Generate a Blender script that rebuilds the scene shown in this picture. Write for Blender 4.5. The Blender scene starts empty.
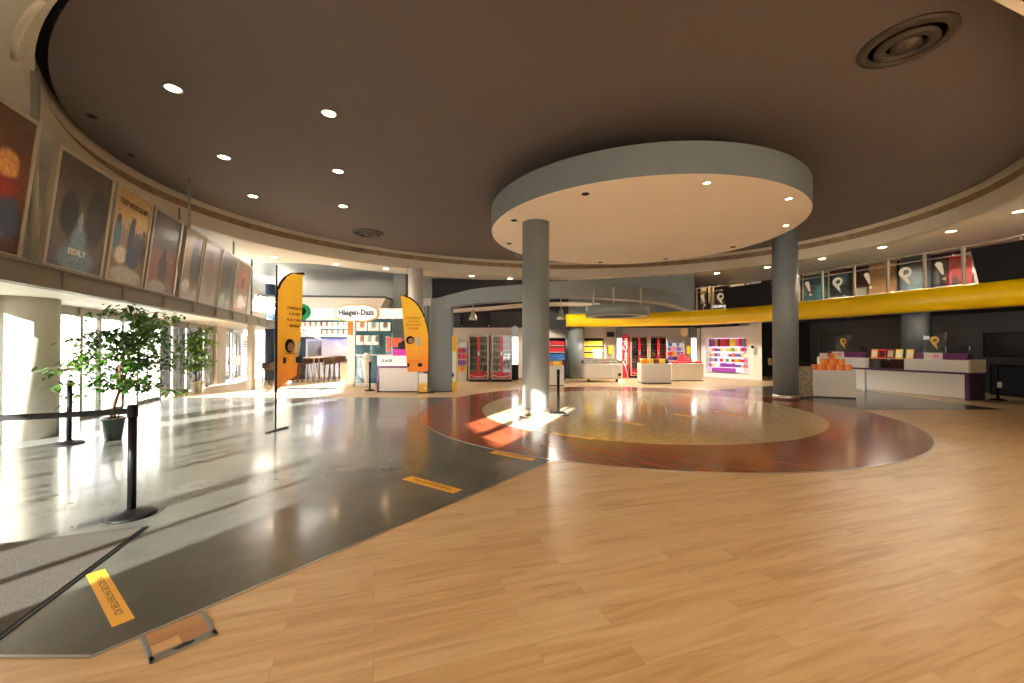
import bpy, math, random
from mathutils import Vector, Matrix
R = random.Random(7)
scene = bpy.context.scene
COL = scene.collection
PI = math.pi
F, PITCH, EYE = 410.0, 0.0125, 1.5

# ------------------------------------------------------------------ helpers
def ray(px, py):
    x, y = px - 512, py - 341.5
    c, s = math.cos(PITCH), math.sin(PITCH)
    return Vector((x, F * c + y * s, -y * c + F * s))
def G(px, py, z=0.0):                     # point of the plane at height z
    r = ray(px, py); t = (z - EYE) / r.z
    return Vector((r.x * t, r.y * t, z))
def D(px, py, d):                         # point at distance d ahead
    r = ray(px, py); t = d / r.y
    return Vector((r.x * t, d, EYE + r.z * t))
def XD(px, d): return (px - 512) / F * d
def lin(c):
    def f(v):
        v /= 255.0
        return v / 12.92 if v <= 0.04045 else ((v + 0.055) / 1.055) ** 2.4
    if isinstance(c, str): c = tuple(int(c[i:i + 2], 16) for i in (0, 2, 4))
    return (f(c[0]), f(c[1]), f(c[2]), 1.0)

class M:
    def __init__(s): s.v = []; s.f = []; s.sm = []
    def add(s, vs, fs, smooth=False, mt=None):
        b = len(s.v)
        for p in vs:
            p = Vector(p)
            s.v.append(tuple(mt @ p) if mt else tuple(p))
        for q in fs: s.f.append([b + i for i in q]); s.sm.append(smooth)
        return s
    def box(s, x0, x1, y0, y1, z0, z1, mt=None):
        vs = [(x, y, z) for z in (z0, z1) for y in (y0, y1) for x in (x0, x1)]
        return s.add(vs, [(0, 2, 3, 1), (4, 5, 7, 6), (0, 1, 5, 4), (2, 6, 7, 3), (0, 4, 6, 2), (1, 3, 7, 5)], mt=mt)
    def bbox(s, x0, x1, y0, y1, z0, z1, b=0.01, mt=None):    # chamfered upright box
        poly = [(x0 + b, y0), (x1 - b, y0), (x1, y0 + b), (x1, y1 - b), (x1 - b, y1), (x0 + b, y1), (x0, y1 - b), (x0, y0 + b)]
        cx, cy = (x0 + x1) / 2, (y0 + y1) / 2
        kx, ky = 1 - 2 * b / (x1 - x0), 1 - 2 * b / (y1 - y0)
        sh = [(cx + (x - cx) * kx, cy + (y - cy) * ky) for x, y in poly]
        rings = [(sh, z0), (poly, z0 + b), (poly, z1 - b), (sh, z1)]
        vs = [(x, y, z) for pl, z in rings for x, y in pl]
        fs = [tuple(range(7, -1, -1)), tuple(range(24, 32))]
        for k in range(3):
            for i in range(8):
                j = (i + 1) % 8
                fs.append((k * 8 + i, k * 8 + j, k * 8 + 8 + j, k * 8 + 8 + i))
        return s.add(vs, fs, mt=mt)
    def prism(s, poly, z0, z1, mt=None):
        n = len(poly)
        a = sum(poly[i][0] * poly[(i + 1) % n][1] - poly[(i + 1) % n][0] * poly[i][1] for i in range(n))
        if a < 0: poly = poly[::-1]
        vs = [(x, y, z0) for x, y in poly] + [(x, y, z1) for x, y in poly]
        fs = [tuple(range(n - 1, -1, -1)), tuple(range(n, 2 * n))] + [(i, (i + 1) % n, n + (i + 1) % n, n + i) for i in range(n)]
        return s.add(vs, fs, mt=mt)
    def lathe(s, prof, n=24, c=(0, 0, 0), smooth=True, mt=None):
        vs = []; fs = []
        for r, z in prof:
            for i in range(n):
                a = 2 * PI * i / n; vs.append((c[0] + r * math.cos(a), c[1] + r * math.sin(a), c[2] + z))
        for k in range(len(prof) - 1):
            for i in range(n):
                j = (i + 1) % n; fs.append((k * n + i, k * n + j, (k + 1) * n + j, (k + 1) * n + i))
        s.add(vs, fs, smooth, mt)
        b = len(s.v) - len(vs)
        if prof[0][0] > 1e-4: s.f.append([b + i for i in range(n - 1, -1, -1)]); s.sm.append(False)
        if prof[-1][0] > 1e-4: s.f.append([b + (len(prof) - 1) * n + i for i in range(n)]); s.sm.append(False)
        return s
    def tube(s, path, r, n=10, r2=None):
        path = [Vector(p) for p in path]; rings = []; m = len(path)
        up = Vector((0, 0, 1))
        for k, p in enumerate(path):
            t = (path[min(k + 1, m - 1)] - path[max(k - 1, 0)]).normalized()
            u = up if abs(t.dot(up)) < 0.95 else Vector((1, 0, 0))
            a = t.cross(u).normalized(); b = a.cross(t)
            rr = r if r2 is None else r + (r2 - r) * k / (m - 1)
            rings += [p + (a * math.cos(2 * PI * i / n) + b * math.sin(2 * PI * i / n)) * rr for i in range(n)]
        fs = [(k * n + i, k * n + (i + 1) % n, (k + 1) * n + (i + 1) % n, (k + 1) * n + i) for k in range(m - 1) for i in range(n)]
        fs += [tuple(range(n - 1, -1, -1)), tuple((m - 1) * n + i for i in range(n))]
        return s.add(rings, fs, True)
    def sweep(s, path, prof, closed=False, smooth=True):   # prof: (outward, z) ; outward = right of travel
        n = len(path); k = len(prof); vs = []
        for i, p in enumerate(path):
            a = Vector(path[(i - 1) % n] if closed else path[max(i - 1, 0)]).to_2d(); b = Vector(path[(i + 1) % n] if closed else path[min(i + 1, n - 1)]).to_2d()
            t = (b - a).normalized(); nr = Vector((t.y, -t.x))
            for o, z in prof: vs.append((p[0] + nr.x * o, p[1] + nr.y * o, z + (p[2] if len(p) > 2 else 0)))
        fs = []
        for i in range(n if closed else n - 1):
            j = (i + 1) % n
            for q in range(k):
                w = (q + 1) % k
                fs.append((i * k + q, i * k + w, j * k + w, j * k + q))
        s.add(vs, fs, smooth)
        if not closed:
            b = len(s.v) - len(vs)
            s.f.append([b + i for i in range(k)]); s.sm.append(False)
            s.f.append([b + (n - 1) * k + i for i in range(k - 1, -1, -1)]); s.sm.append(False)
        return s
    def ball(s, c, r, n=10, m=6, sz=1.0):
        return s.lathe([(max(r * math.sin(PI * k / m), 1e-5), -r * sz * math.cos(PI * k / m)) for k in range(m + 1)], n, c)
    def build(s, name, mat, parent=None, loc=None, rz=0.0):
        me = bpy.data.meshes.new(name); me.from_pydata(s.v, [], s.f); me.validate()
        me.materials.append(mat)
        if len(me.polygons) == len(s.sm): me.polygons.foreach_set('use_smooth', s.sm)
        me.update()
        o = bpy.data.objects.new(name, me); COL.objects.link(o)
        if parent: o.parent = parent
        if loc is not None: o.location = loc
        if rz: o.rotation_euler[2] = rz
        return o
def fixn(o):
    import bmesh
    bm = bmesh.new(); bm.from_mesh(o.data); bmesh.ops.recalc_face_normals(bm, faces=bm.faces); bm.to_mesh(o.data); bm.free(); return o
def tag(o, label, cat, group=None):
    o['label'] = label; o['category'] = cat
    if group: o['group'] = group
    return o
def thing(name, label, cat, loc=(0, 0, 0), rz=0.0, group=None):
    o = bpy.data.objects.new(name, None); COL.objects.link(o); o.location = loc; o.rotation_euler[2] = rz; o.empty_display_size = .1
    return tag(o, label, cat, group)
def struct(name, m, mat):
    o = m.build(name, mat); o['kind'] = 'structure'; return o
def dup(root, loc, rz=None, label=None, group=None):
    r = root.copy(); COL.objects.link(r); r.location = loc
    if rz is not None: r.rotation_euler[2] = rz
    if label: r['label'] = label
    if group: r['group'] = group
    for ch in list(root.children):
        c = ch.copy(); COL.objects.link(c); c.parent = r
        for g in ch.children:
            d = g.copy(); COL.objects.link(d); d.parent = c
    return r
def text(s, size, mat, parent, mt, name='lettering', ext=0.002, align='CENTER', width=None, bold=0.0, sx=1.0):
    cu = bpy.data.curves.new('t', 'FONT'); cu.body = s; cu.size = size; cu.align_x = align; cu.align_y = 'CENTER'; cu.extrude = ext; cu.resolution_u = 3
    cu.offset = bold
    o = bpy.data.objects.new('t', cu); COL.objects.link(o)
    dg = bpy.context.evaluated_depsgraph_get(); me = bpy.data.meshes.new_from_object(o.evaluated_get(dg))
    bpy.data.objects.remove(o); bpy.data.curves.remove(cu)
    if width and len(me.vertices):
        w = max(v.co.x for v in me.vertices) - min(v.co.x for v in me.vertices); sx = width / w
    me.transform(mt @ Matrix.Diagonal((sx, 1, 1, 1))); me.materials.clear(); me.materials.append(mat)
    q = bpy.data.objects.new(name, me); COL.objects.link(q); q.parent = parent
    return q
def T(x, y, z): return Matrix.Translation((x, y, z))
RX = Matrix.Rotation(PI / 2, 4, 'X')       # text upright, facing -Y
def RZ(a): return Matrix.Rotation(a, 4, 'Z')
def RY(a): return Matrix.Rotation(a, 4, 'Y')
def RXa(a): return Matrix.Rotation(a, 4, 'X')

# ------------------------------------------------------------------ materials
def newmat(name):
    m = bpy.data.materials.new(name); m.use_nodes = True
    nt = m.node_tree; b = nt.nodes['Principled BSDF']; return m, nt, b
def N(nt, t, **k):
    n = nt.nodes.new(t)
    for a, v in k.items():
        if hasattr(n, a): setattr(n, a, v)
        else: n.inputs[a].default_value = v
    return n
def mat(name, col, rough=.5, metal=0.0, em=0.0, var=.06, scale=8, coat=0.0, spec=.5, bump=0.0, ecol=None):
    m, nt, b = newmat(name); c = lin(col)
    tc = N(nt, 'ShaderNodeTexCoord'); no = N(nt, 'ShaderNodeTexNoise'); no.inputs['Scale'].default_value = scale; no.inputs['Detail'].default_value = 3
    nt.links.new(tc.outputs['Object'], no.inputs['Vector'])
    mx = N(nt, 'ShaderNodeMix', data_type='RGBA')
    mx.inputs[6].default_value = tuple(v * (1 - var) for v in c[:3]) + (1,); mx.inputs[7].default_value = tuple(min(1, v * (1 + var)) for v in c[:3]) + (1,)
    nt.links.new(no.outputs['Fac'], mx.inputs[0]); nt.links.new(mx.outputs[2], b.inputs['Base Color'])
    b.inputs['Roughness'].default_value = rough; b.inputs['Metallic'].default_value = metal; b.inputs['Specular IOR Level'].default_value = spec
    b.inputs['Coat Weight'].default_value = coat
    if em:
        b.inputs['Emission Color'].default_value = lin(ecol or col); b.inputs['Emission Strength'].default_value = em
    if bump:
        bp = N(nt, 'ShaderNodeBump'); bp.inputs['Strength'].default_value = bump; bp.inputs['Distance'].default_value = .01
        nt.links.new(no.outputs['Fac'], bp.inputs['Height']); nt.links.new(bp.outputs[0], b.inputs['Normal'])
    return m
def glass(name, tint=(1, 1, 1), refl=.10, rough=.02):
    m = bpy.data.materials.new(name); m.use_nodes = True; nt = m.node_tree; nt.nodes.clear()
    o = N(nt, 'ShaderNodeOutputMaterial'); mx = N(nt, 'ShaderNodeMixShader'); t = N(nt, 'ShaderNodeBsdfTransparent'); g = N(nt, 'ShaderNodeBsdfGlossy')
    t.inputs[0].default_value = (*tint, 1); g.inputs['Roughness'].default_value = rough
    lw = N(nt, 'ShaderNodeLayerWeight'); lw.inputs[0].default_value = .25
    ma = N(nt, 'ShaderNodeMath', operation='MULTIPLY_ADD'); ma.inputs[1].default_value = .6; ma.inputs[2].default_value = refl * .5
    nt.links.new(lw.outputs['Facing'], ma.inputs[0])
    pw = N(nt, 'ShaderNodeMath', operation='POWER'); pw.inputs[1].default_value = 2
    nt.links.new(lw.outputs['Facing'], pw.inputs[0]); nt.links.new(pw.outputs[0], ma.inputs[0])
    nt.links.new(ma.outputs[0], mx.inputs[0]); nt.links.new(t.outputs[0], mx.inputs[1]); nt.links.new(g.outputs[0], mx.inputs[2]); nt.links.new(mx.outputs[0], o.inputs[0])
    return m
def ramp(nt, stops):
    r = N(nt, 'ShaderNodeValToRGB'); e = r.color_ramp.elements
    while len(e) < len(stops): e.new(.5)
    for i, (p, c) in enumerate(stops): e[i].position = p; e[i].color = lin(c)
    return r
def planks(name, c1, c2, c3, ang, length=1.2, width=.18, rough=.35, gscale=1.0, coat=0.0, mort=.0015, grain=.5):
    m, nt, b = newmat(name)
    tc = N(nt, 'ShaderNodeTexCoord'); mp = N(nt, 'ShaderNodeMapping'); mp.inputs['Rotation'].default_value = (0, 0, -ang)
    nt.links.new(tc.outputs['Object'], mp.inputs[0])
    br = N(nt, 'ShaderNodeTexBrick'); br.offset = .37; br.inputs['Scale'].default_value = 1; br.inputs['Brick Width'].default_value = length; br.inputs['Row Height'].default_value = width
    br.inputs['Mortar Size'].default_value = mort; br.inputs['Mortar Smooth'].default_value = .3
    br.inputs['Color1'].default_value = (0, 0, 0, 1); br.inputs['Color2'].default_value = (1, 1, 1, 1); br.inputs['Mortar'].default_value = (.3, .3, .3, 1)
    nt.links.new(mp.outputs[0], br.inputs['Vector'])
    st = N(nt, 'ShaderNodeMapping'); st.inputs['Scale'].default_value = (.75 * gscale, 9 * gscale, 1)
    nt.links.new(mp.outputs[0], st.inputs[0])
    addv = N(nt, 'ShaderNodeVectorMath', operation='ADD')
    sc = N(nt, 'ShaderNodeVectorMath', operation='SCALE'); sc.inputs['Scale'].default_value = 7.3
    nt.links.new(br.outputs['Color'], sc.inputs[0]); nt.links.new(st.outputs[0], addv.inputs[0]); nt.links.new(sc.outputs[0], addv.inputs[1])
    no = N(nt, 'ShaderNodeTexNoise'); no.inputs['Scale'].default_value = 1.6; no.inputs['Detail'].default_value = 6; no.inputs['Roughness'].default_value = .62; no.inputs['Distortion'].default_value = .6
    nt.links.new(addv.outputs[0], no.inputs['Vector'])
    rp = ramp(nt, [(.28, c3), (.5, c1), (.72, c2)])
    mix = N(nt, 'ShaderNodeMix', data_type='FLOAT'); mix.inputs[0].default_value = grain
    nt.links.new(br.outputs['Color'], mix.inputs[2]); nt.links.new(no.outputs['Fac'], mix.inputs[3])
    mr = N(nt, 'ShaderNodeMapRange'); mr.inputs[1].default_value = 0.22; mr.inputs[2].default_value = 0.76; mr.inputs[3].default_value = .15; mr.inputs[4].default_value = .85
    nt.links.new(mix.outputs[0], mr.inputs[0]); nt.links.new(mr.outputs[0], rp.inputs[0])
    dk = N(nt, 'ShaderNodeMix', data_type='RGBA', blend_type='MULTIPLY'); dk.inputs[7].default_value = (.62, .55, .48, 1)
    nt.links.new(br.outputs['Fac'], dk.inputs[0]); nt.links.new(rp.outputs[0], dk.inputs[6]); nt.links.new(dk.outputs[2], b.inputs['Base Color'])
    b.inputs['Roughness'].default_value = rough; b.inputs['Coat Weight'].default_value = coat; b.inputs['Coat Roughness'].default_value = .12
    return m
def mottled(name, cols, scale, rough, detail=8, coat=0.0, rvar=0.0):
    m, nt, b = newmat(name)
    tc = N(nt, 'ShaderNodeTexCoord'); no = N(nt, 'ShaderNodeTexNoise'); no.inputs['Scale'].default_value = scale; no.inputs['Detail'].default_value = detail; no.inputs['Roughness'].default_value = .7
    nt.links.new(tc.outputs['Object'], no.inputs['Vector'])
    rp = ramp(nt, [(.3 + .4 * i / (len(cols) - 1), c) for i, c in enumerate(cols)])
    nt.links.new(no.outputs['Fac'], rp.inputs[0]); nt.links.new(rp.outputs[0], b.inputs['Base Color'])
    b.inputs['Roughness'].default_value = rough; b.inputs['Coat Weight'].default_value = coat; b.inputs['Coat Roughness'].default_value = .08
    if rvar:
        n2 = N(nt, 'ShaderNodeTexNoise'); n2.inputs['Scale'].default_value = 1.3; n2.inputs['Detail'].default_value = 5
        nt.links.new(tc.outputs['Object'], n2.inputs['Vector'])
        mr = N(nt, 'ShaderNodeMapRange'); mr.inputs[3].default_value = rough - rvar; mr.inputs[4].default_value = rough + rvar
        nt.links.new(n2.outputs['Fac'], mr.inputs[0]); nt.links.new(mr.outputs[0], b.inputs['Roughness'])
    return m
def picture(name, w, h, bg, blobs, warp=.12, rough=.25, em=0.0, coat=.6, grit=.25):
    # bg: list of (height fraction, colour); blobs: (u, v, ru, rv, colour) painted soft-edged, in the panel's own x-z plane
    m, nt, b = newmat(name)
    tc = N(nt, 'ShaderNodeTexCoord'); mp = N(nt, 'ShaderNodeMapping'); mp.inputs['Scale'].default_value = (1 / w, 1, 1 / h)
    nt.links.new(tc.outputs['Object'], mp.inputs[0])
    no = N(nt, 'ShaderNodeTexNoise'); no.inputs['Scale'].default_value = 6; no.inputs['Detail'].default_value = 5
    nt.links.new(mp.outputs[0], no.inputs['Vector'])
    sb = N(nt, 'ShaderNodeVectorMath', operation='SUBTRACT'); sb.inputs[1].default_value = (.5, .5, .5); nt.links.new(no.outputs['Color'], sb.inputs[0])
    sc = N(nt, 'ShaderNodeVectorMath', operation='SCALE'); sc.inputs['Scale'].default_value = warp; nt.links.new(sb.outputs[0], sc.inputs[0])
    ad = N(nt, 'ShaderNodeVectorMath', operation='ADD'); nt.links.new(mp.outputs[0], ad.inputs[0]); nt.links.new(sc.outputs[0], ad.inputs[1])
    sx = N(nt, 'ShaderNodeSeparateXYZ'); nt.links.new(ad.outputs[0], sx.inputs[0])
    rp = ramp(nt, bg); nt.links.new(sx.outputs['Z'], rp.inputs[0]); cur = rp.outputs[0]
    for u, v, ru, rv, c in blobs:
        s1 = N(nt, 'ShaderNodeVectorMath', operation='SUBTRACT'); s1.inputs[1].default_value = (u, 0, v); nt.links.new(ad.outputs[0], s1.inputs[0])
        s2 = N(nt, 'ShaderNodeVectorMath', operation='MULTIPLY'); s2.inputs[1].default_value = (1 / ru, 0, 1 / rv); nt.links.new(s1.outputs[0], s2.inputs[0])
        ln = N(nt, 'ShaderNodeVectorMath', operation='LENGTH'); nt.links.new(s2.outputs[0], ln.inputs[0])
        mr = N(nt, 'ShaderNodeMapRange', interpolation_type='SMOOTHSTEP'); mr.inputs[1].default_value = 1.15; mr.inputs[2].default_value = .7
        nt.links.new(ln.outputs['Value'], mr.inputs[0])
        mx = N(nt, 'ShaderNodeMix', data_type='RGBA'); mx.inputs[7].default_value = lin(c)
        nt.links.new(mr.outputs[0], mx.inputs[0]); nt.links.new(cur, mx.inputs[6]); cur = mx.outputs[2]
    if grit:
        n3 = N(nt, 'ShaderNodeTexNoise'); n3.inputs['Scale'].default_value = 26; n3.inputs['Detail'].default_value = 6; nt.links.new(mp.outputs[0], n3.inputs['Vector'])
        mr = N(nt, 'ShaderNodeMapRange'); mr.inputs[1].default_value = .3; mr.inputs[2].default_value = .7; mr.inputs[3].default_value = 1 - grit; mr.inputs[4].default_value = 1 + grit
        nt.links.new(n3.outputs['Fac'], mr.inputs[0])
        s3 = N(nt, 'ShaderNodeVectorMath', operation='SCALE'); nt.links.new(cur, s3.inputs[0]); nt.links.new(mr.outputs[0], s3.inputs['Scale']); cur = s3.outputs[0]
    nt.links.new(cur, b.inputs['Base Color']); b.inputs['Roughness'].default_value = rough; b.inputs['Coat Weight'].default_value = coat; b.inputs['Coat Roughness'].default_value = .1
    if em: nt.links.new(cur, b.inputs['Emission Color']); b.inputs['Emission Strength'].default_value = em
    return m

PL_A = math.radians(18.5)
m_oak = planks('oak_planks', (218, 188, 146), (226, 202, 164), (198, 162, 118), PL_A, 1.22, .15, .36, grain=.86, mort=.0008)
m_red = planks('mahogany_planks', (146, 72, 44), (168, 90, 58), (122, 56, 35), math.radians(-52), 2.6, .13, .2, coat=.3, grain=.8)
m_slate = mottled('dark_slate', [(84, 87, 81), (98, 100, 94), (112, 113, 106)], .9, .24, coat=.2, rvar=.04)
m_beige = mottled('beige_stone', [(176, 152, 114), (208, 188, 150), (228, 212, 180)], 9.0, .16, coat=.3)
m_ceil = mat('brown_ceiling_paint', (102, 93, 90), .75, var=.05, scale=1.2)
m_gap = mat('black_shade_fill', (10, 10, 12), .8)
m_cream = mat('cream_plaster', (214, 204, 184), .6, var=.05, scale=3)
m_soff = mat('white_soffit', (226, 220, 206), .6, var=.04, scale=2)
m_tan = mottled('bare_concrete_strip', [(128, 104, 74), (168, 146, 112)], 3, .7)
m_grey = mat('blue_grey_paint', (122, 130, 132), .42, var=.04)
m_greyd = mat('dark_grey_paint', (66, 68, 70), .55, var=.05)
m_disc = mat('pale_disc_underside', (240, 226, 206), .6, var=.03, scale=1)
m_white = mat('white_laminate', (240, 237, 232), .4, var=.03)
m_warmw = mat('warm_white_panel', (236, 228, 214), .45, var=.03)
m_yel = mat('yellow_gloss', (250, 206, 0), .3, var=.04, coat=.4)
m_black = mat('black_plastic', (12, 12, 14), .5, spec=.3)
m_blackg = mat('black_glass', (8, 9, 11), .3)
m_dark = mat('dark_interior', (26, 28, 32), .7)
m_steel = mat('brushed_steel', (190, 186, 176), .3, metal=.9)
m_alu = mat('aluminium_frame', (176, 166, 148), .4, metal=.35)
m_frame = mat('greenish_grey_frame', (150, 148, 134), .45, metal=.2)
m_purple = mat('purple_laminate', (112, 44, 104), .4)
m_plum = mat('plum_edge', (56, 36, 60), .4)
m_edge = mat('purple_edge', (88, 46, 90), .4)
m_magenta = mat('magenta_panel', (206, 44, 170), .4, em=.15)
m_orange = mat('orange_print', (246, 152, 34), .5)
m_red1 = mat('red_print', (206, 16, 34), .35, coat=.3)
m_gold = mat('gold_border', (226, 176, 54), .4)
m_green = mat('green_sign', (0, 112, 62), .4, em=.2)
m_glass = glass('clear_glass')
m_glasst = glass('sun_dimming_pane_dark', (.2, .2, .2)); m_glassn = glass('sun_dimming_pane', (.55, .55, .54)); m_glassd = glass('display_glass', (.93, .96, .94), .1)  # first two tints added to dim the sun through far and near bays
m_light = mat('lamp_glow', (255, 236, 208), .4, em=14)
m_lightw = mat('light_box', (255, 252, 244), .4, em=2.6)
m_leaf = mottled('ficus_leaf', [(28, 66, 14), (58, 104, 26), (104, 146, 50)], 9, .45)
m_leaf2 = mottled('pale_leaf', [(70, 110, 34), (110, 150, 56), (156, 188, 86)], 9, .45)
m_bark = mottled('brown_bark', [(74, 50, 36), (122, 88, 62)], 14, .8)
m_pot = mat('dark_green_pot', (58, 66, 56), .35, coat=.4)
m_potw = mat('pale_pot', (196, 192, 176), .5)
m_soil = mottled('potting_soil', [(30, 22, 16), (58, 44, 32)], 30, .9)
m_mat = mottled('charcoal_mat', [(58, 56, 52), (84, 80, 74), (108, 104, 96)], 90, .95, detail=3)
m_tape = mat('yellow_floor_sticker', (246, 186, 52), .45)
m_ink = mat('dark_ink', (70, 52, 30), .6)
m_inkb = mat('black_ink', (30, 26, 26), .6)
m_belt = mat('black_belt', (26, 26, 28), .8)
m_teal = mat('teal_board', (26, 84, 96), .4, em=.12)
m_ext = mat('pale_paving', (205, 200, 192), .8)
m_beigec = mat('beige_counter', (196, 180, 146), .5)
m_maroon = mat('maroon_wall', (70, 16, 24), .7)

# ------------------------------------------------------------------ plan curves
CX, CY, ELA, ELT = 3.071, 10.087, -.02, .943
def circ(Rr, n=128, cx=CX, cy=CY):
    out = []
    for i in range(n):
        a = 2 * PI * i / n; u, w = Rr / (1 + ELA) * math.cos(a), Rr * (1 + ELA) * math.sin(a)
        out.append((cx + u * math.cos(ELT) - w * math.sin(ELT), cy + u * math.sin(ELT) + w * math.cos(ELT)))
    return out
# main ceiling opening: ellipse fitted at z = 5.2
KZ = 3.7 / 4.0
def ring_pt(a, off=0.0):
    R0, ea, th = 9.18 * KZ, .146, 4.941
    cx, cy = 1.617 * KZ, 11.327 * KZ
    A, B = R0 / (1 + ea), R0 * (1 + ea)
    # parametrise so that a is the world direction
    p = Vector((A * math.cos(a - th), B * math.sin(a - th)))
    t = Vector((-A * math.sin(a - th), B * math.cos(a - th))).normalized(); nr = Vector((t.y, -t.x))
    p = p + nr * off
    return Vector((cx + p.x * math.cos(th) - p.y * math.sin(th), cy + p.x * math.sin(th) + p.y * math.cos(th)))
NR = 160
def ringpath(off=0.0): return [tuple(ring_pt(2 * PI * i / NR, off)) for i in range(NR)]
FAC = lambda d: Vector((-5.7 - .37 * d, d))          # street glazing line
POS = lambda d: Vector((-4.41 - .33 * d, d))         # poster beam line
def cat(pts, n=6):
    out = []
    P = [Vector(p) for p in pts]
    for i in range(len(P) - 1):
        a, b, c, d = P[max(i - 1, 0)], P[i], P[i + 1], P[min(i + 2, len(P) - 1)]
        for k in range(n):
            t = k / n
            out.append(.5 * ((2 * b) + (c - a) * t + (2 * a - 5 * b + 4 * c - d) * t * t + (3 * b - a - 3 * c + d) * t ** 3))
    out.append(P[-1]); return out
def hit(px, poly):
    r = (px - 512) / F
    for i in range(len(poly) - 1):
        a, b = Vector(poly[i][:2]), Vector(poly[i + 1][:2])
        fa, fb = a.x - r * a.y, b.x - r * b.y
        if fa == fb: continue
        t = -fa / (fb - fa)
        if -1e-6 <= t <= 1 + 1e-6:
            p = a + (b - a) * t
            if p.y > 0: return p, (b - a).normalized()
    raise ValueError(px)
SUN, WORLD, EXPO = 62.0, 4.4, 0.36
# ================================================================== SHELL
# floors
m = M(); m.box(-11.4 - 0, 17, -12, 27, -.1, 0)
fl = struct('floor', m, m_oak)
m = M(); m.box(-60, 60, -60, 80, -.3, -.12); o = struct('ground', m, m_ext)
out_c = circ(5.175); in_c = circ(3.812)
def arc(c0, c1, Rr=5.175, n=40):          # ccw circle points between two headings
    a0, a1 = math.atan2(c0[1] - CY, c0[0] - CX), math.atan2(c1[1] - CY, c1[0] - CX)
    if a1 < a0: a1 += 2 * PI
    return [(CX + Rr * math.cos(a0 + (a1 - a0) * k / n), CY + Rr * math.sin(a0 + (a1 - a0) * k / n)) for k in range(n + 1)]
p1, p2 = (.54, 5.45), (-2.1, 12.1)
# left slate zone: straight edges towards the camera, closed by the disc inlay which lies on top of it
m = M(); m.prism([(-12.6, 2.0), (-2.03, 2.0), (.54, 5.42), (2.4, 8.0), (0.5, 12.1), (-12.6, 12.1)], .001, .004); struct('floor', m, m_slate)
m = M(); m.prism([(8.0, 9.77), (11.7, 9.77), (12.1, 14.5), (10.5, 16.0), (5.6, 13.4)], .001, .004); struct('floor', m, m_slate)
m = M(); m.prism(out_c, .001, .007); struct('floor', m, m_red)
m = M(); m.prism(in_c, .001, .010); struct('floor', m, m_beige)
m = M()                                   # thin metal edging round slate and inlay
m.sweep(out_c, [(0, .0), (.018, 0), (.018, .0085), (0, .0085)], True, False)
for a, b in (((-12.6, 2.0), (-2.03, 2.0)), ((-2.03, 2.0), (.54, 5.42))):
    m.sweep([a, b], [(-.01, .003), (.01, .003), (.01, .0055), (-.01, .0055)], False, False)
struct('trim_1', m, m_steel)

# ceiling disc, black rim shade, ring fascia, soffits, roof
m = M(); m.prism(ringpath(-.14), 5.2, 5.26); struct('ceiling', m, m_ceil)
m = M(); m.prism(ringpath(.3), 5.42, 5.45); m.sweep(ringpath(-.14), [(0, 5.205), (0, 5.43), (-.02, 5.43), (-.02, 5.205)], True); struct('ceiling', m, m_gap)  # black band stands in for the soft shade at the ceiling rim
m = M(); m.prism([tuple(FAC(-12)), tuple(FAC(27)), (18, 27), (18, -12)], 5.6, 5.75); struct('ceiling', m, m_greyd)  # unseen roof slab, added to keep outside light out
rp = ringpath()
def lipk(p):       # how deep the fascia hangs: full depth at the back and right, shallow at the near left
    return 1 - .92 * (1 - sstep(4.2, 9.5, p.y)) * (1 - sstep(-2, 1, p.x))
def ringprof(prof):
    m = M(); k = len(prof); vs = []
    for i in range(NR):
        a = 2 * PI * i / NR; kk = lipk(ring_pt(a))
        for o, z in prof:
            q = ring_pt(a, o); vs.append((q.x, q.y, z if z > 5.12 else 5.12 - (5.12 - z) * kk))
    fs = [(i * k + q, i * k + (q + 1) % k, ((i + 1) % NR) * k + (q + 1) % k, ((i + 1) % NR) * k + q) for i in range(NR) for q in range(k)]
    return m.add(vs, fs, False)
def sstep(a, b, v):
    t = max(0, min(1, (v - a) / (b - a))); return t * t * (3 - 2 * t)
m = M(); m.sweep(rp, [(0, 5.12), (.06, 5.12), (.06, 5.43), (0, 5.43)], True, False); struct('trim_2', m, m_cream)
fixn(struct('trim_3', ringprof([(.03, 4.93), (.10, 4.93), (.10, 5.12), (.03, 5.12)]), m_tan))
fixn(struct('trim_4', ringprof([(-.03, 4.57), (.10, 4.57), (.10, 4.93), (-.03, 4.93)]), m_cream))
def soff_off(p):
    back = 1.35 + 6 * sstep(14.5, 11, p.y) * (1 if p.x < 2 else 0) + (14 * sstep(8, 4, p.y))
    right = 5.3 * sstep(4.2, 6.5, p.x)
    return max(back, right)
def strip_ring(offs, z, th):
    m = M(); vs = []
    for i in range(NR):
        a = 2 * PI * i / NR; p = ring_pt(a)
        o0, o1 = offs(p)
        q0, q1 = ring_pt(a, o0), ring_pt(a, o1)
        for q in (q0, q1):
            g = q.x - (-5.7 - .37 * q.y)
            if g < 0:                      # never beyond the street facade
                dv = (q1 - q0).normalized() if (q1 - q0).length > 1e-6 else Vector((1, 0)); gr = dv.x + .37 * dv.y
                if abs(gr) > 1e-4: q -= dv * (g / gr)
            if q.y < -12: q.y = -12
            q.x = max(q.x, -5.7 - .37 * q.y)
        zz = z + .55 * (1 - lipk(p)); vs += [(q0.x, q0.y, zz), (q1.x, q1.y, zz), (q1.x, q1.y, zz + th), (q0.x, q0.y, zz + th)]
    fs = []
    for i in range(NR):
        j = (i + 1) % NR
        for k in range(4):
            w = (k + 1) % 4; fs.append((i * 4 + k, i * 4 + w, j * 4 + w, j * 4 + k))
    return m.add(vs, fs)
fixn(struct('ceiling', strip_ring(lambda p: (.05, soff_off(p)), 4.57, .05), m_soff))
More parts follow.
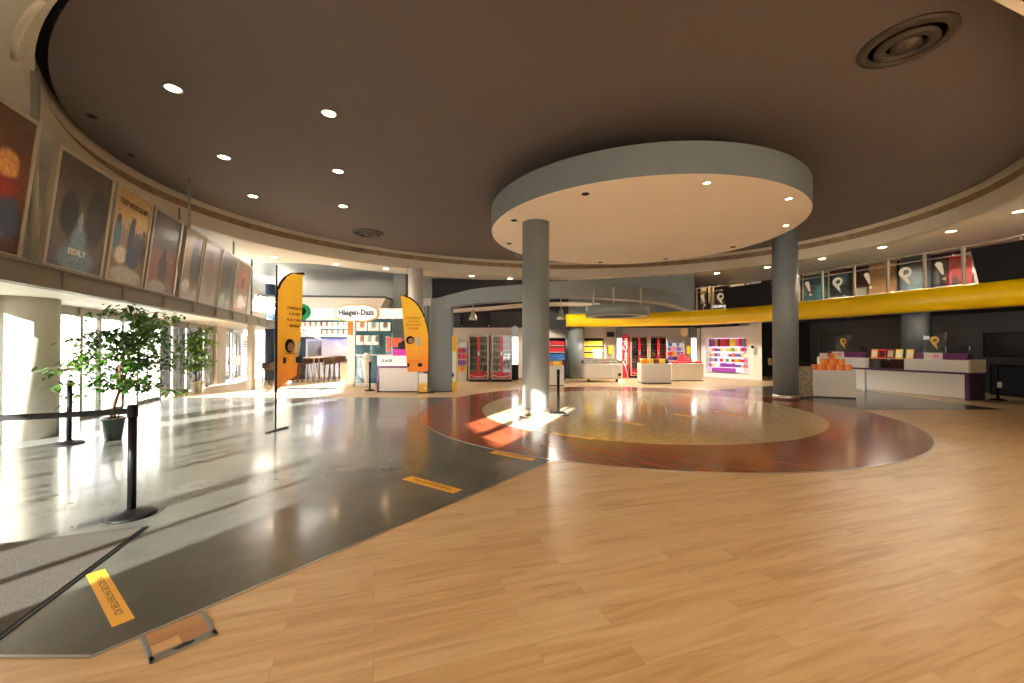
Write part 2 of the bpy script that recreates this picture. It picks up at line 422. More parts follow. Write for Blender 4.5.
fixn(struct('ceiling', strip_ring(lambda p: (soff_off(p) - .05, soff_off(p) + (13 if p.y > 9 else .1)), 4.60, .05), m_grey))

# left: street facade, mezzanine slab, poster beam
fu = Vector((-.347, .938)); fn = Vector((.938, .347))
def fbox(m, d0, d1, o0, o1, z0, z1):      # box along the glazing line between distances d0..d1, offset inward o0..o1
    a, b = FAC(d0), FAC(d1)
    q = [a + fn * o0, b + fn * o0, b + fn * o1, a + fn * o1]
    return m.prism([tuple(v) for v in q], z0, z1)
m = M()
hole = [(-3.6, -1.6, 3.2, 4.5), ]  # openings behind the camera, added and placed to throw sun patches
fbox(m, -1.6, 13.0, -.15, 0, 2.62, 5.6)
fbox(m, -4.35, -3.6, -.15, 0, 2.3, 5.6); fbox(m, -3.6, -1.6, -.15, 0, 2.3, 3.2); fbox(m, -3.6, -1.6, -.15, 0, 4.5, 5.6); fbox(m, -1.6, 2, -.15, 0, 2.3, 2.62)
fbox(m, -4.9, -4.35, -.15, 0, 2.3, 2.55); fbox(m, -4.7, -4.35, -.15, 0, 2.55, 5.6); fbox(m, -4.9, -4.7, -.15, 0, 2.75, 5.6)
fbox(m, -6.2, -4.9, -.15, 0, 2.3, 5.6); fbox(m, -12.6, -2.6, -.15, 0, 0, 2.3)  # low stretch closed, out of view, to keep sun off the near floor
fbox(m, -6.4, -6.2, -.15, 0, 2.3, 2.72); fbox(m, -6.4, -6.2, -.15, 0, 2.84, 5.6)
fbox(m, -12.6, -6.4, -.15, 0, 2.3, 5.6)
fbox(m, 13.0, 19, -.15, 0, 4.3, 5.6); fbox(m, 13.0, 19, -.15, 0, 2.3, 2.75); fbox(m, 19, 27, -.15, 0, 2.4, 5.6)
struct('wall_left', m, m_cream)
m = M(); fbox(m, -4.9, -4.35, -.10, -.09, 2.5, 2.8); fbox(m, -6.4, -6.2, -.1, -.09, 2.7, 2.86); struct('window_50', m, glass('sun_dimming_glass', (.2, .19, .17)))  # dark panes added in the slots to weaken their sun patches
m = M(); fbox(m, -3.6, -1.6, -.10, -.09, 3.2, 4.5); struct('window_51', m, glass('sun_patch_glass', (.95, .94, .92), .02))  # nearly clear pane in the added opening for the column's sun patch
m = M(); fbox(m, -2.68, -2.58, -.15, .05, 3.2, 4.5)  # bar added to split the sun patch by the column
for k in range(13): fbox(m, 13 + k * .5, 13.05 + k * .5, -.08, 0, 2.75, 4.3)
for k in range(5): fbox(m, 13, 19, -.08, 0, 2.75 + k * .38, 2.79 + k * .38)
struct('trim_5', m, m_frame)
m = M(); m.prism([tuple(FAC(1.5) - fn * .05), tuple(FAC(20) - fn * .05), tuple(POS(20)), tuple(POS(1.5))], 2.30, 2.6); struct('ceiling', m, m_soff)
pu = Vector((-.313, .95)); pn = Vector((.95, .313))
m = M(); a, b = POS(1.2), POS(20)
m.prism([tuple(a), tuple(b), tuple(b + pn * .14), tuple(a + pn * .14)], 2.26, 2.56)
m.prism([tuple(a + pn * .14), tuple(b + pn * .14), tuple(b + pn * .17), tuple(a + pn * .17)], 2.26, 2.30)
m.prism([tuple(a + pn * .14), tuple(b + pn * .14), tuple(b + pn * .17), tuple(a + pn * .17)], 2.52, 2.56)
struct('trim_6', m, mat('brown_grey_beam', (118, 110, 94), .55))
m = M(); d = 1.6
while d < 20:
    p = POS(d) + pn * .17; m.box(p.x - .01, p.x + .008, p.y - .03, p.y + .03, 2.3, 2.5); d += 1.3
struct('trim_7', m, bpy.data.materials['brown_grey_beam'])
# glazed bays with doors
posts = [-2.5, -.8, .8, 2.3, 3.7, 5.0, 6.2, 7.43, 8.28, 9.73, 10.4, 11.6, 12.5, 13.5, 15.0, 16.7, 18.2, 20.0]
for i in range(len(posts) - 1):
    a, b = posts[i], posts[i + 1]
    m = M(); fbox(m, a + .03, b - .03, -.05, -.04, .06, 2.2); g = struct('window_%d' % (i + 1), m, m_glasst if a > 11 else m_glassn if a < 4.5 else m_glass)
    m = M(); fbox(m, a, a + .09, -.1, .03, 0, 2.3); fbox(m, a, b, -.08, .0, 2.12, 2.3)
    if i % 2 == 0: fbox(m, a, b, -.07, -.01, 0, .09); fbox(m, (a + b) / 2 - .03, (a + b) / 2 + .03, -.07, 0, 0, 2.12)
    if i % 3 == 1: fbox(m, a, b, -.07, -.01, 1.02, 1.08)
    f = m.build('window_frame', m_frame, g)
m = M(); fbox(m, 15.9, 17.0, -.2, .12, 0, 2.3); struct('wall_left', m, mat('tan_pier', (206, 190, 164), .6))
# back of the hall (Haagen side), behind camera its left part is left open for fill light
m = M(); m.box(-15.3, 4, 26, 26.2, 0, 5.6); struct('wall_back', m, m_warmw)
m = M(); m.box(16.2, 16.5, -12, 3, 0, 5.6)
m.prism([(16.2, 3), (16.5, 3), (15.9, 12.5), (15.6, 12.5)], 0, 5.6); m.prism([(15.6, 12.5), (15.9, 12.5), (14.1, 19), (13.8, 19)], 0, 5.6)
struct('wall_right', m, m_greyd)
m = M(); m.prism([(13.8, 19), (14, 19.2), (11.6, 24), (11.3, 24)], 0, 5.6); m.box(4, 11.6, 24, 24.2, 0, 5.6); m.box(4, 16.5, -12.2, -12, 0, 5.6); struct('wall_back', m, m_dark)  # last box: unseen wall added behind camera to darken the right side

# right: mezzanine
ME = [(10.2, -2), (10.8, 2), (11.1, 5), (11.2, 7.2)] + [(XD(px, d), d) for px, d in ((1024, 8.87), (960, 9.9), (900, 11.0), (850, 12.2), (800, 13.6), (750, 15.2), (700, 16.8), (650, 17.9), (600, 18.5), (566, 18.75))]
MEP = [tuple(p) for p in cat(ME, 5)]
# travel runs from near right to far left, so the hall lies on the left: outward is negative
arcp = [(-.18 * math.sin(t) , 2.695 - .295 * math.cos(t)) for t in [PI * k / 10 for k in range(11)]]
prof = arcp + [(.3, 2.99), (.3, 2.40)]
m = M(); m.sweep(MEP, prof, False); struct('trim_8', m, m_yel)
def offs(path, o):
    out = []
    for i, p in enumerate(path):
        a = Vector(path[max(i - 1, 0)]); b = Vector(path[min(i + 1, len(path) - 1)]); t = (b - a).normalized()
        out.append((p[0] + t.y * o, p[1] - t.x * o))
    return out
inner = offs(MEP, .29); wallp = [q for q in offs(MEP, 4.3)]
wallp = [q for q in wallp if not (q[1] > 16 and q[0] < 8.0)]
m = M(); m.prism(inner + [(1.5, 24), (11.6, 24), (13.8, 19), (15.6, 12.5), (16.2, 3), (16.2, -2)], 2.6, 2.9); struct('ceiling', m, m_dark)
m = M(); m.sweep(wallp, [(0, 2.9), (.12, 2.9), (.12, 4.6), (0, 4.6)], False, False); struct('wall_upper', m, m_maroon)
# grey block that closes the mezzanine on the left
m = M(); m.prism([(2.2, 19.15), (7.7, 17.25), (8.5, 20), (2.5, 22)], 2.93, 4.6); struct('wall_block', m, m_grey)
# shop wall under the mezzanine and dark bulkhead left of it
W = [(XD(432, 18.4), 18.4), (XD(530, 18.4), 18.4), (XD(566, 19.6), 19.6), (XD(620, 20.6), 20.6), (XD(700, 21.3), 21.3)]
m = M(); m.sweep(W, [(0, 0), (-.15, 0), (-.15, 2.46), (0, 2.46)], False, False); struct('wall_shop', m, m_warmw)
m = M(); m.prism([(XD(432, 18.7), 18.7), (2.6, 18.9), (2.6, 19.1), (XD(432, 18.9), 18.9)], 2.3, 4.6); m.box(-3.6, -3.45, 18.7, 26, 0, 4.6); struct('wall_bulkhead', m, m_dark)
m = M(); m.sweep(W, [(.0, 0), (.03, 0), (.03, .1), (0, .1)], False, False); struct('baseboard_shop', m, m_frame)
# pier beside candy wall, dark passage
pa, pb = G(749.5, 379.5), G(762, 380.5)
m = M(); m.prism([(pa.x, pa.y), (pb.x, pb.y), (pb.x + .4, pb.y + 1.2), (pa.x + .2, pa.y + 1.2)], 0, 2.6); struct('wall_pier', m, m_warmw)

# ================================================================== COLUMNS
def column(x, y, r, h, label, mm=m_grey, collar=True, grp=None, z0=0.0):
    t = thing('round_column', label, 'column', (x, y, z0), 0, grp)
    M().lathe([(r, 0), (r, h - z0)], 40).build('shaft', mm, t)
    if collar: M().lathe([(r + .012, .0), (r + .012, .14), (r, .15)], 40).build('base_collar', m_steel, t)
    return t
column(.53, 9.12, .30, 4.27, 'grey-blue round column holding the hanging disc, with steel collar, in a sun patch')
column(7.75, 11.62, .31, 5.45, 'grey-blue round column right of the hanging disc, in front of the yellow balcony')
column(-8.02, 6.75, .40, 2.31, 'pale thick column at the left edge beneath the poster beam, streaked with sun', mat('pale_column', (186, 182, 166), .5), False)
column(XD(56, 8.3), 8.5, .13, 2.31, 'slim white column behind the big potted tree by the glass doors', m_white, False)
column(XD(415.5, 16.2), 16.2, .29, 4.58, 'white round column rising behind the smaller flag banner', m_white, False)
column(XD(576, 19.2), 19.2, .38, 2.6, 'grey round column behind the white snack stand under the balcony end', m_grey, False)
column(13.75, 13.95, .38, 4.58, 'dark grey round column rising through the balcony behind the ticket counter', mat('slate_blue_paint', (96, 106, 112), .5), False)
o = thing('square_pier', 'grey square pier with black corner beside the white column', 'column', (XD(401, 17.5), 17.5, 0))
M().box(-.28, .25, -.25, .25, 0, 4.58).build('shaft', m_grey, o)

# hanging disc
t = thing('hanging_ceiling_disc', 'large round hanging ceiling disc with grey rim and pale underside', 'ceiling panel', (CX, CY, 4.255))
dc = [(x - CX, y - CY) for x, y in circ(3.575)]
M().prism(dc, 0, .03).build('underside', m_disc, t)
M().sweep(dc, [(0, -.004), (.012, -.004), (.012, .52), (0, .52)], True, False).build('rim', m_grey, t)
M().prism(dc, .48, .50).build('top_board', m_greyd, t)
t2 = thing('disc_hanger', 'dark stub hanging the round disc from the ceiling', 'hanger', (CX, CY, 4.76)); M().lathe([(1.2, 0), (1.2, .44)], 32).build('stub', m_dark, t2)

# ------------------------------------------------------------------ downlights
def downlight(name_loc, label, grp, on=True, r=.11, tilt=None):
    t = thing('recessed_downlight', label, 'ceiling light', name_loc, 0, grp)
    M().lathe([(r, 0.0), (r * 1.02, -.012), (r * .82, -.016), (r * .8, 0)], 20).build('trim_ring', m_steel if on else m_greyd, t)
    M().lathe([(r * .8, -.004), (.0001, -.004)], 20).build('lamp', m_light if on else m_gap, t)
    return t
names = ['nearest, at the top left of the brown ceiling', 'second nearest, right of the nearest lamp', 'left one of the middle pair', 'right one of the middle pair', 'left one of the far pair', 'right one of the far pair']
for (px, py), nm in zip(((173, 88), (329, 113), (224, 157), (338, 171), (253, 196), (343, 206)), names):
    p = G(px, py, 5.2); downlight((p.x, p.y, 5.2), 'lit ceiling downlight, ' + nm, 'downlights in the brown ceiling', r=.12)
for (px, py), nm in zip(((92, 116), (131, 155)), ('nearer', 'farther')):
    p = G(px, py, 5.2); downlight((p.x, p.y, 5.2), 'small unlit black ceiling spot near the left rim, the %s one' % nm, 'unlit spots', False, r=.07)
hrs = ['nearest to the camera', 'front right of centre', 'right side', 'back right', 'back, right of middle', 'back, left of middle', 'back left above the column', 'far left', 'left side', 'front left of centre']
hrs = ['at its front edge', 'front right', 'at its right end', 'behind the right end', 'back right', 'at its back edge', 'back left', 'behind the grey column', 'at its left end', 'front left']
for k in range(10):
    a = -PI / 2 + k * PI / 5 + .06
    downlight((CX + 3.25 * math.cos(a), CY + 3.25 * math.sin(a), 4.253), 'small spot in the hanging disc, ' + hrs[k], 'spots in the hanging disc', k in (0, 1, 2), r=.07)
i = 0
for px, py in ((274, 257), (336, 263.8), (386, 268.4), (472, 275.8), (510, 278.6), (628, 279.3), (671, 277), (717, 273), (767, 267), (822, 258.5), (882, 247), (951, 231), (1019, 211)):
    p = G(px, py, 4.57); i += 1
    lab = 'lit round lamp in the outer ceiling ring, ' + ['above the taller flag', 'left of the ice cream sign', 'above the ice cream sign', 'left of the column, first', 'left of the column, second', 'under the middle of the disc', 'right of the middle of the disc', 'above the posters left of the right column', 'just left of the right column', 'just right of the right column', 'above the orange panel', 'above the red display', 'at the right edge'][i - 1]
    downlight((p.x, p.y, 4.565), lab, 'lamps in the ceiling ring', r=.13)
for k, (px, py) in enumerate(((925, 313.6), (850, 318.6), (728, 326.0), (713, 326.4), (645, 327.0), (632, 327.0), (596, 326.8), (660, 327.0))):
    p = G(px, py - 1.2, 2.6)
    if p.y > 22: p = D(px, 327, 18.9 + .3 * k)
    p = (p.x, p.y, 2.595)
    downlight(p, 'lit lamp under the balcony, ' + ['over the ticket counter', 'over the white display box', 'over the candy wall, right', 'over the candy wall, left', 'over the drink fridges, left', 'over the lit panel', 'over the freezer', 'over the drink fridges, right'][k], 'lamps under the balcony', r=.12)
# air vents
for (px, py), lab, rr in (((906, 42), 'large round ceiling vent with concentric rings, top right', .46), ((368, 233), 'round ceiling vent with concentric rings, far left of the disc', .5)):
    p = G(px, py, 5.2); t = thing('ceiling_vent', lab, 'vent', (p.x, p.y, 5.2))
    vm = mat('vent_metal', (70, 62, 56), .5)
    M().lathe([(rr, 0), (rr, -.02), (rr * .8, -.05), (rr * .76, -.02), (rr * .76, 0)], 40).build('outer_ring', vm, t)
    M().lathe([(rr * .62, 0), (rr * .66, -.05), (rr * .46, -.08), (rr * .42, -.04), (rr * .42, 0)], 40).build('middle_ring', vm, t)
    M().lathe([(rr * .3, 0), (rr * .32, -.06), (.0001, -.09)], 40).build('centre_cone', vm, t)
    M().lathe([(rr * .9, -.004), (.0001, -.004)], 40).build('throat', m_gap, t)

# ================================================================== POSTERS ON THE BEAM
dk = (50, 44, 40)
posters = [
 # D0, D1, label, bg ramp, blobs, title
 (3.75, 5.1, 'poster at the left edge with red and gold figures, largest and nearest', [(0, (70, 40, 26)), (.5, (110, 58, 30)), (1, (84, 56, 36))],
  [(.6, .45, .28, .16, (150, 30, 20)), (.3, .3, .2, .2, (196, 120, 50)), (.75, .62, .12, .10, (214, 150, 80)), (.35, .6, .1, .1, (190, 140, 90)), (.8, .25, .16, .16, (60, 70, 90)), (.5, .14, .3, .08, (110, 110, 120)), (.2, .75, .1, .1, (160, 110, 60))], None),
 (5.43, 6.6, 'dark smoky poster with a pale blue figure at its foot, second from left', [(0, (70, 72, 74)), (.35, (112, 98, 82)), (1, (70, 62, 54))],
  [(.3, .5, .16, .22, (48, 44, 42)), (.75, .55, .2, .3, (52, 48, 46)), (.5, .12, .32, .14, (112, 134, 148)), (.5, .28, .13, .16, (118, 144, 162)), (.5, .45, .04, .1, (150, 160, 166))], ('EIDILY', .18, .30)),
 (6.68, 7.74, 'sandy yellow film poster with a crowd of people and dark title, third from left', [(0, (150, 146, 138)), (.2, (120, 100, 74)), (.75, (188, 154, 92)), (1, (170, 138, 84))],
  [(.16, .5, .1, .2, (70, 104, 128)), (.34, .48, .09, .2, (140, 120, 100)), (.52, .5, .1, .22, (44, 48, 66)), (.7, .46, .1, .2, (60, 66, 88)), (.86, .44, .09, .18, (72, 52, 48)), (.16, .66, .06, .05, (60, 40, 30)), (.34, .63, .06, .045, (176, 136, 108)), (.53, .68, .06, .05, (50, 36, 28)), (.7, .62, .06, .045, (180, 140, 110)), (.87, .6, .055, .045, (70, 48, 36)), (.3, .3, .16, .1, (206, 196, 186)), (.62, .3, .2, .12, (40, 56, 92)), (.5, .1, .42, .1, (170, 168, 160))], ('TOUT NOUS SOURIT', .84, .78)),
 (7.82, 8.93, 'dark brown poster with an orange glow and a seated shape, fourth from left', [(0, (120, 112, 104)), (.2, (120, 70, 48)), (.45, (140, 84, 54)), (.6, (92, 80, 72)), (1, (96, 88, 80))],
  [(.5, .3, .16, .2, (58, 40, 36)), (.5, .5, .06, .06, (40, 32, 32)), (.4, .08, .3, .08, (150, 146, 140)), (.5, .82, .4, .14, (112, 104, 98))], None),
 (9.15, 10.1, 'tan poster with one tall dark silhouette, fifth from left after the gap', [(0, (190, 180, 164)), (.3, (140, 118, 92)), (1, (166, 140, 106))],
  [(.68, .55, .3, .4, (66, 54, 48)), (.3, .2, .2, .1, (206, 196, 184)), (.85, .75, .1, .08, (130, 110, 90))], None),
 (10.18, 11.25, 'faded pinkish grey poster, sixth from left, third from right end', [(0, (172, 156, 142)), (.5, (150, 128, 112)), (1, (158, 134, 114))],
  [(.5, .4, .3, .3, (138, 122, 110)), (.4, .7, .2, .16, (146, 112, 98))], None),
 (11.33, 12.5, 'dark poster with a pale green sketch low down, second from right end', [(0, (150, 146, 134)), (.25, (84, 74, 66)), (1, (94, 82, 72))],
  [(.3, .14, .16, .14, (160, 172, 160)), (.6, .5, .2, .3, (74, 64, 56)), (.7, .12, .14, .08, (170, 130, 96))], None),
 (12.58, 13.95, 'brown poster with a reddish curled figure, last at the right end', [(0, (176, 150, 128)), (.25, (104, 82, 68)), (1, (112, 90, 74))],
  [(.5, .6, .3, .2, (150, 82, 56)), (.5, .58, .16, .12, (80, 58, 50)), (.45, .2, .2, .16, (196, 180, 164)), (.3, .07, .3, .05, (196, 140, 96))], None)]
lean = math.atan2(.17, 1.62)
for i, (d0, d1, lab, bg, bl, ti) in enumerate(posters):
    a, b = POS(d0) - pn * .07, POS(d1) - pn * .07
    w = (b - a).length; h = 1.66 if i else 1.75
    t = thing('film_poster', lab, 'poster', (a.x, a.y, 2.58), math.atan2(b.y - a.y, b.x - a.x), 'film posters along the balcony beam')
    t.rotation_euler = (0, 0, 0)
    # local frame: x along the beam, z up, leaning towards the hall (-y side)
    t.rotation_euler = Matrix.Rotation(math.atan2(b.y - a.y, b.x - a.x), 3, 'Z').to_euler()
    ml = Matrix.Rotation(lean, 4, 'X')
    fm = M(); fw = .05
    for x0, x1, z0, z1 in ((0, fw, 0, h), (w - fw, w, 0, h), (fw, w - fw, 0, fw), (fw, w - fw, h - fw, h)): fm.box(x0, x1, -.045, .03, z0, z1)
    f = fm.build('frame', m_alu, t); f.rotation_euler[0] = lean
    pm = picture('poster_print', w, h, bg, bl, .045, .4, 0, .15, .3)
    p = M().box(fw, w - fw, -.03, -.02, fw, h - fw).build('print_panel', pm, t); p.rotation_euler[0] = lean
    bk = M().box(.02, w - .02, .0, .025, .02, h - .02).build('back_board', m_alu, t); bk.rotation_euler[0] = lean
    if ti:
        s, v, wd = ti
        text(s, .13 if i == 2 else .12, m_inkb if i == 2 else m_warmw, t, ml @ T(w / 2, -.032, h * v) @ RX, width=w * wd, bold=.002)
# hanger rods and posts by the posters
def rod(path, r, lab, name='hanger_rod', mm=m_frame, cat_='rod'):
    p0 = Vector(path[0]); o = M().tube([Vector(p) - p0 for p in path], r, 10).build(name, mm, None, p0); return tag(o, lab, cat_)
p = POS(5.24) + pn * 0; rod([(p.x, p.y, 2.6), (p.x, p.y, 5.08)], .045, 'thick grey pole between the first two posters', 'support_pole', m_frame, 'pole')
p = POS(8.95) + pn * .25; rod([(p.x, p.y, 4.1), (p.x - .02, p.y, 5.2)], .03, 'thin rod above the fourth poster')
p = POS(9.05) + pn * .02; rod([(p.x, p.y, 2.5), (p.x, p.y, 4.57)], .02, 'thin pale rod in the gap after the fourth poster')
p = POS(11.9) + pn * .2; rod([(p.x, p.y, 4.2), (p.x, p.y, 4.57)], .025, 'short rod above the sixth and seventh posters')
pts = [G(x, y, 5.0) for x, y in ((44, 0), (32, 12), (22, 26), (16, 42), (14, 58))]
o = rod([tuple(q) for q in pts], .035, 'pale curved pipe on the ceiling at the top left corner', 'ceiling_pipe', m_cream, 'pipe')
p = POS(14.4); rod([(p.x, p.y, 2.6), (p.x, p.y, 4.57)], .03, 'thin dark rod above the beam past the last poster', 'hanger_rod', m_greyd)
t = thing('steel_post', 'pale steel post under the beam between doors and cafe', 'post', (p.x, p.y, 0)); M().bbox(-.09, .09, -.09, .09, 0, 2.6, .01).build('shaft', m_alu, t)
# ================================================================== FLOOR THINGS
def stanchion(x, y, lab, rz=0.0, h=.98):
    t = thing('belt_stanchion', lab, 'barrier post', (x, y, .004), rz, 'belt barrier posts')
    M().lathe([(.178, 0), (.178, .012), (.15, .03), (.06, .045), (.034, .06)], 36).build('base', m_black, t)
    M().lathe([(.031, .04), (.031, h - .1)], 24).build('post', m_black, t)
    M().lathe([(.036, h - .11), (.038, h - .1), (.038, h - .01), (.03, h)], 24).build('belt_head', m_black, t)
    return t
SA = (-3.37, 3.65)
stanchion(*SA, 'nearest black belt barrier post, on the grey floor by the charcoal mat')
SO = (-5.35, 3.05); stanchion(*SO, 'black belt barrier post just outside the left edge')
stanchion(-6.82, 6.33, 'black belt barrier post left of the big potted tree')
stanchion(1.04, 9.22, 'black belt barrier post right beside the sunlit column')
stanchion(XD(370, 13.95), 13.95, 'black belt barrier post in front of the glass ice cream case')
a, b = Vector((*SO, .93)), Vector((*SA, .93)); u = (b - a).normalized(); nrm = Vector((-u.y, u.x, 0)) * .002
m = M(); n = 12
for s_ in (-1, 1):
    pass
vs = []
for k in range(n + 1):
    q = a.lerp(b, k / n); sg = .02 * (1 - (2 * k / n - 1) ** 2)
    for z in (-.025, .025):
        for s_ in (-1, 1): vs.append(q + nrm * s_ + Vector((0, 0, z - sg)))
fs = []
for k in range(n):
    o0, o1 = k * 4, k * 4 + 4
    fs += [(o0, o0 + 2, o1 + 2, o1), (o0 + 1, o1 + 1, o1 + 3, o0 + 3), (o0, o1, o1 + 1, o0 + 1), (o0 + 2, o0 + 3, o1 + 3, o1 + 2)]
m.add([v - a for v in vs], fs); tag(m.build('barrier_belt', m_belt, None, a), 'black belt stretched from the left edge to the nearest post', 'belt')
# mat
c0 = Vector((-3.04, 3.39)); e1 = Vector((-.861, -.30)).normalized(); e2 = Vector((.33, -1.06)).normalized()
t = thing('entrance_mat', 'charcoal ribbed entrance mat on the grey floor at the lower left', 'mat', (c0.x, c0.y, .004))
q = [Vector((0, 0)), e1 * 3.0, e1 * 3.0 + e2 * 2.3, e2 * 2.3]
M().prism([tuple(v) for v in q], 0, .010).build('carpet', m_mat, t)
q2 = [v + (v - (e1 * 1.5 + e2 * 1.15)) * .02 for v in q]
M().prism([tuple(v) for v in q2], 0, .006).build('rubber_edge', m_black, t)
# yellow floor stickers
def sticker(c, ang, l, w, lab, z=.004, s='MERCI DE PATIENTER ICI'):
    t = thing('floor_sticker', lab, 'floor sticker', (c[0], c[1], z), ang, 'yellow waiting line stickers')
    M().box(-l / 2, l / 2, -w / 2, w / 2, 0, .0012).build('sticker_sheet', m_tape, t)
    text(s, w * .5, m_ink, t, T(0, 0, .0016), width=l * .72, ext=.0002)
def quadc(pts):
    P = [G(*p) for p in pts]; return sum(P, Vector()) / 4, P
c, P = quadc([(85.5, 575), (105, 570), (135, 619), (112, 628)])
d = ((P[3] - P[0]) + (P[2] - P[1])) / 2; l1 = d.length; w1 = .5 * ((P[1] - P[0]).length + (P[2] - P[3]).length)
sticker(c, math.atan2(d.y, d.x), l1, w1, 'nearest yellow floor sticker, beside the charcoal mat')
for (x0, y0, x1, y1), lab, z in (((407, 478, 458, 492), 'second yellow floor sticker, in the middle of the grey floor', .004), ((492, 452, 534, 460), 'third yellow floor sticker, at the tip of the grey floor', .004),
                              ((552, 433.5, 593, 439.5), 'yellow floor sticker on the edge of the beige disc and red wood', .010), ((612, 420.5, 642, 425.5), 'yellow floor sticker left of centre on the beige disc', .010),
                              ((675, 414.3, 699, 418.5), 'yellow floor sticker right of centre on the beige disc', .010), ((714, 411.5, 744, 416.6), 'farthest right yellow floor sticker on the beige disc', .010)):
    a, b = G(x0, y0), G(x1, y1); d = b - a; sticker((a + b) / 2, math.atan2(d.y, d.x), max(.55, min(d.length, .8)), .14, lab, z)
# floor hatch
P = [G(*p) for p in ((138, 638), (203, 612.5), (219, 634), (151, 665))]
a = P[0]; ux = ((P[1] - P[0]) + (P[2] - P[3])) * .5; uy = ((P[3] - P[0]) + (P[2] - P[1])) * .5
w, l = ux.length, uy.length; ang = math.atan2(ux.y, ux.x); cc = sum(P, Vector()) / 4
t = thing('floor_socket_hatch', 'floor socket box with grey metal frame and oak lid, at the lower left', 'floor hatch', (cc.x, cc.y, 0), ang)
m = M(); e = .022
m.bbox(-w / 2, w / 2, l / 2 - e * .5, l / 2, 0, .010, .003); m.bbox(-w / 2, w / 2, -l / 2, -l / 2 + e * 2.3, 0, .012, .003); m.bbox(-w / 2, -w / 2 + e, -l / 2, l / 2, 0, .012, .003); m.bbox(w / 2 - e, w / 2, -l / 2, l / 2, 0, .012, .003)
m.build('metal_frame', mat('hatch_metal', (140, 142, 138), .35, metal=.4), t)
M().box(-w / 2 + e, w / 2 - e, -l / 2 + e, l / 2 - e * .5, 0, .009).build('lid', planks('hatch_oak', (208, 160, 106), (222, 180, 130), (180, 130, 84), 0, 3, .5, .4), t)
m = M(); m.add([(-w * .18, -l / 2 + e * 1.2, .0135), (w * .0, -l / 2 + e * 1.8, .016), (w * .18, -l / 2 + e * 1.2, .0135), (w * .1, -l / 2 + .004, .0135), (-w * .1, -l / 2 + .004, .0135)], [(0, 1, 2, 3, 4)]); m.build('finger_flap', m_blackg, t)
# square floor frame round the first column
t = thing('floor_frame', 'dark square frame lying on the floor round the sunlit column', 'floor frame', (.53, 9.12, .01), math.radians(28))
m = M(); s_ = .52
for q in ((-s_, s_, -s_, -s_ + .06), (-s_, s_, s_ - .06, s_), (-s_, -s_ + .06, -s_ + .06, s_ - .06), (s_ - .06, s_, -s_ + .06, s_ - .06)): m.box(*q, 0, .01)
m.build('edging', m_greyd, t)

# ================================================================== PLANTS
def tree(x, y, lab, h, spread, nl, seed, leafm, potm, leanv, potr=.2, poth=.42, lsize=.075):
    r = random.Random(seed); t = thing('potted_ficus_tree', lab, 'potted plant', (x, y, 0), 0)
    pot = M().lathe([(potr * .62, 0), (potr * .7, .02), (potr * .95, poth * .9), (potr * 1.05, poth * .92), (potr * 1.05, poth), (potr * .9, poth), (potr * .86, poth * .9)], 28).build('pot', potm, t)
    M().lathe([(potr * .9, poth * .9), (.0001, poth * .93)], 20).build('soil', m_soil, t)
    tips = []
    tm = M(); bm_ = M()
    for k in range(3):
        a = 2 * PI * k / 3; base = Vector((.05 * math.cos(a), .05 * math.sin(a), poth * .9)); pth = [base]
        top = Vector((leanv[0] + .1 * math.cos(a + 1), leanv[1] + .1 * math.sin(a + 1), h * (.78 + .06 * k)))
        for j in range(1, 7):
            q = base.lerp(top, j / 6) + Vector((math.sin(j * 2.1 + a) * .035, math.cos(j * 1.7 + a) * .035, 0)); pth.append(q)
        tm.tube([tuple(q) for q in pth], .022, 8, .008)
        for j in range(2, 7):
            for w in range(5):
                an = r.uniform(0, 2 * PI); q = pth[j]; ln = r.uniform(.25, 1) * spread * (.55 + .45 * math.sin(PI * j / 7))
                e = q + Vector((math.cos(an) * ln, math.sin(an) * ln * .6, r.uniform(-.25, .35) * h * .22))
                e.z = min(e.z, h - .05)
                mid = q.lerp(e, .5) + Vector((0, 0, .08)); bm_.tube([tuple(q), tuple(mid), tuple(e)], .007, 5, .003); tips.append((q, mid, e))
    tm.build('trunk', m_bark, t); bm_.build('branch', m_bark, t)
    lf = M(); vs = []; fs = []
    for k in range(nl):
        q, mid, e = r.choice(tips); s_ = r.random() ** .6; p = (q.lerp(mid, s_ * 2) if s_ < .5 else mid.lerp(e, s_ * 2 - 1)) + Vector([r.gauss(0, .045) for _ in range(3)])
        an = r.uniform(0, 2 * PI); dn = Vector((math.cos(an), math.sin(an), r.uniform(-1.1, .1))).normalized(); sd = dn.cross(Vector((0, 0, 1))).normalized(); up = sd.cross(dn)
        L = lsize * r.uniform(.7, 1.3); wd = L * .27; b = len(vs)
        vs += [p, p + dn * L * .35 + sd * wd - up * .006, p + dn * L * .35 - sd * wd - up * .006, p + dn * L * .72 + sd * wd * .7 - up * .004, p + dn * L * .72 - sd * wd * .7 - up * .004, p + dn * L - up * .012]
        fs += [(b, b + 1, b + 2), (b + 1, b + 3, b + 4, b + 2), (b + 3, b + 5, b + 4)]
    lf.add(vs, fs).build('foliage', leafm, t)
    return t
tree(-6.42, 6.62, 'big potted ficus tree with dark green leaves in front of the glass doors', 2.24, 1.25, 2600, 3, m_leaf, m_pot, (.3, .1), .15, .36, .1)
tree(XD(197, 13.3), 13.3, 'smaller pale green potted ficus tree farther back by the doors', 2.14, .75, 2000, 9, m_leaf2, m_potw, (.05, 0), .19, .38, .1)

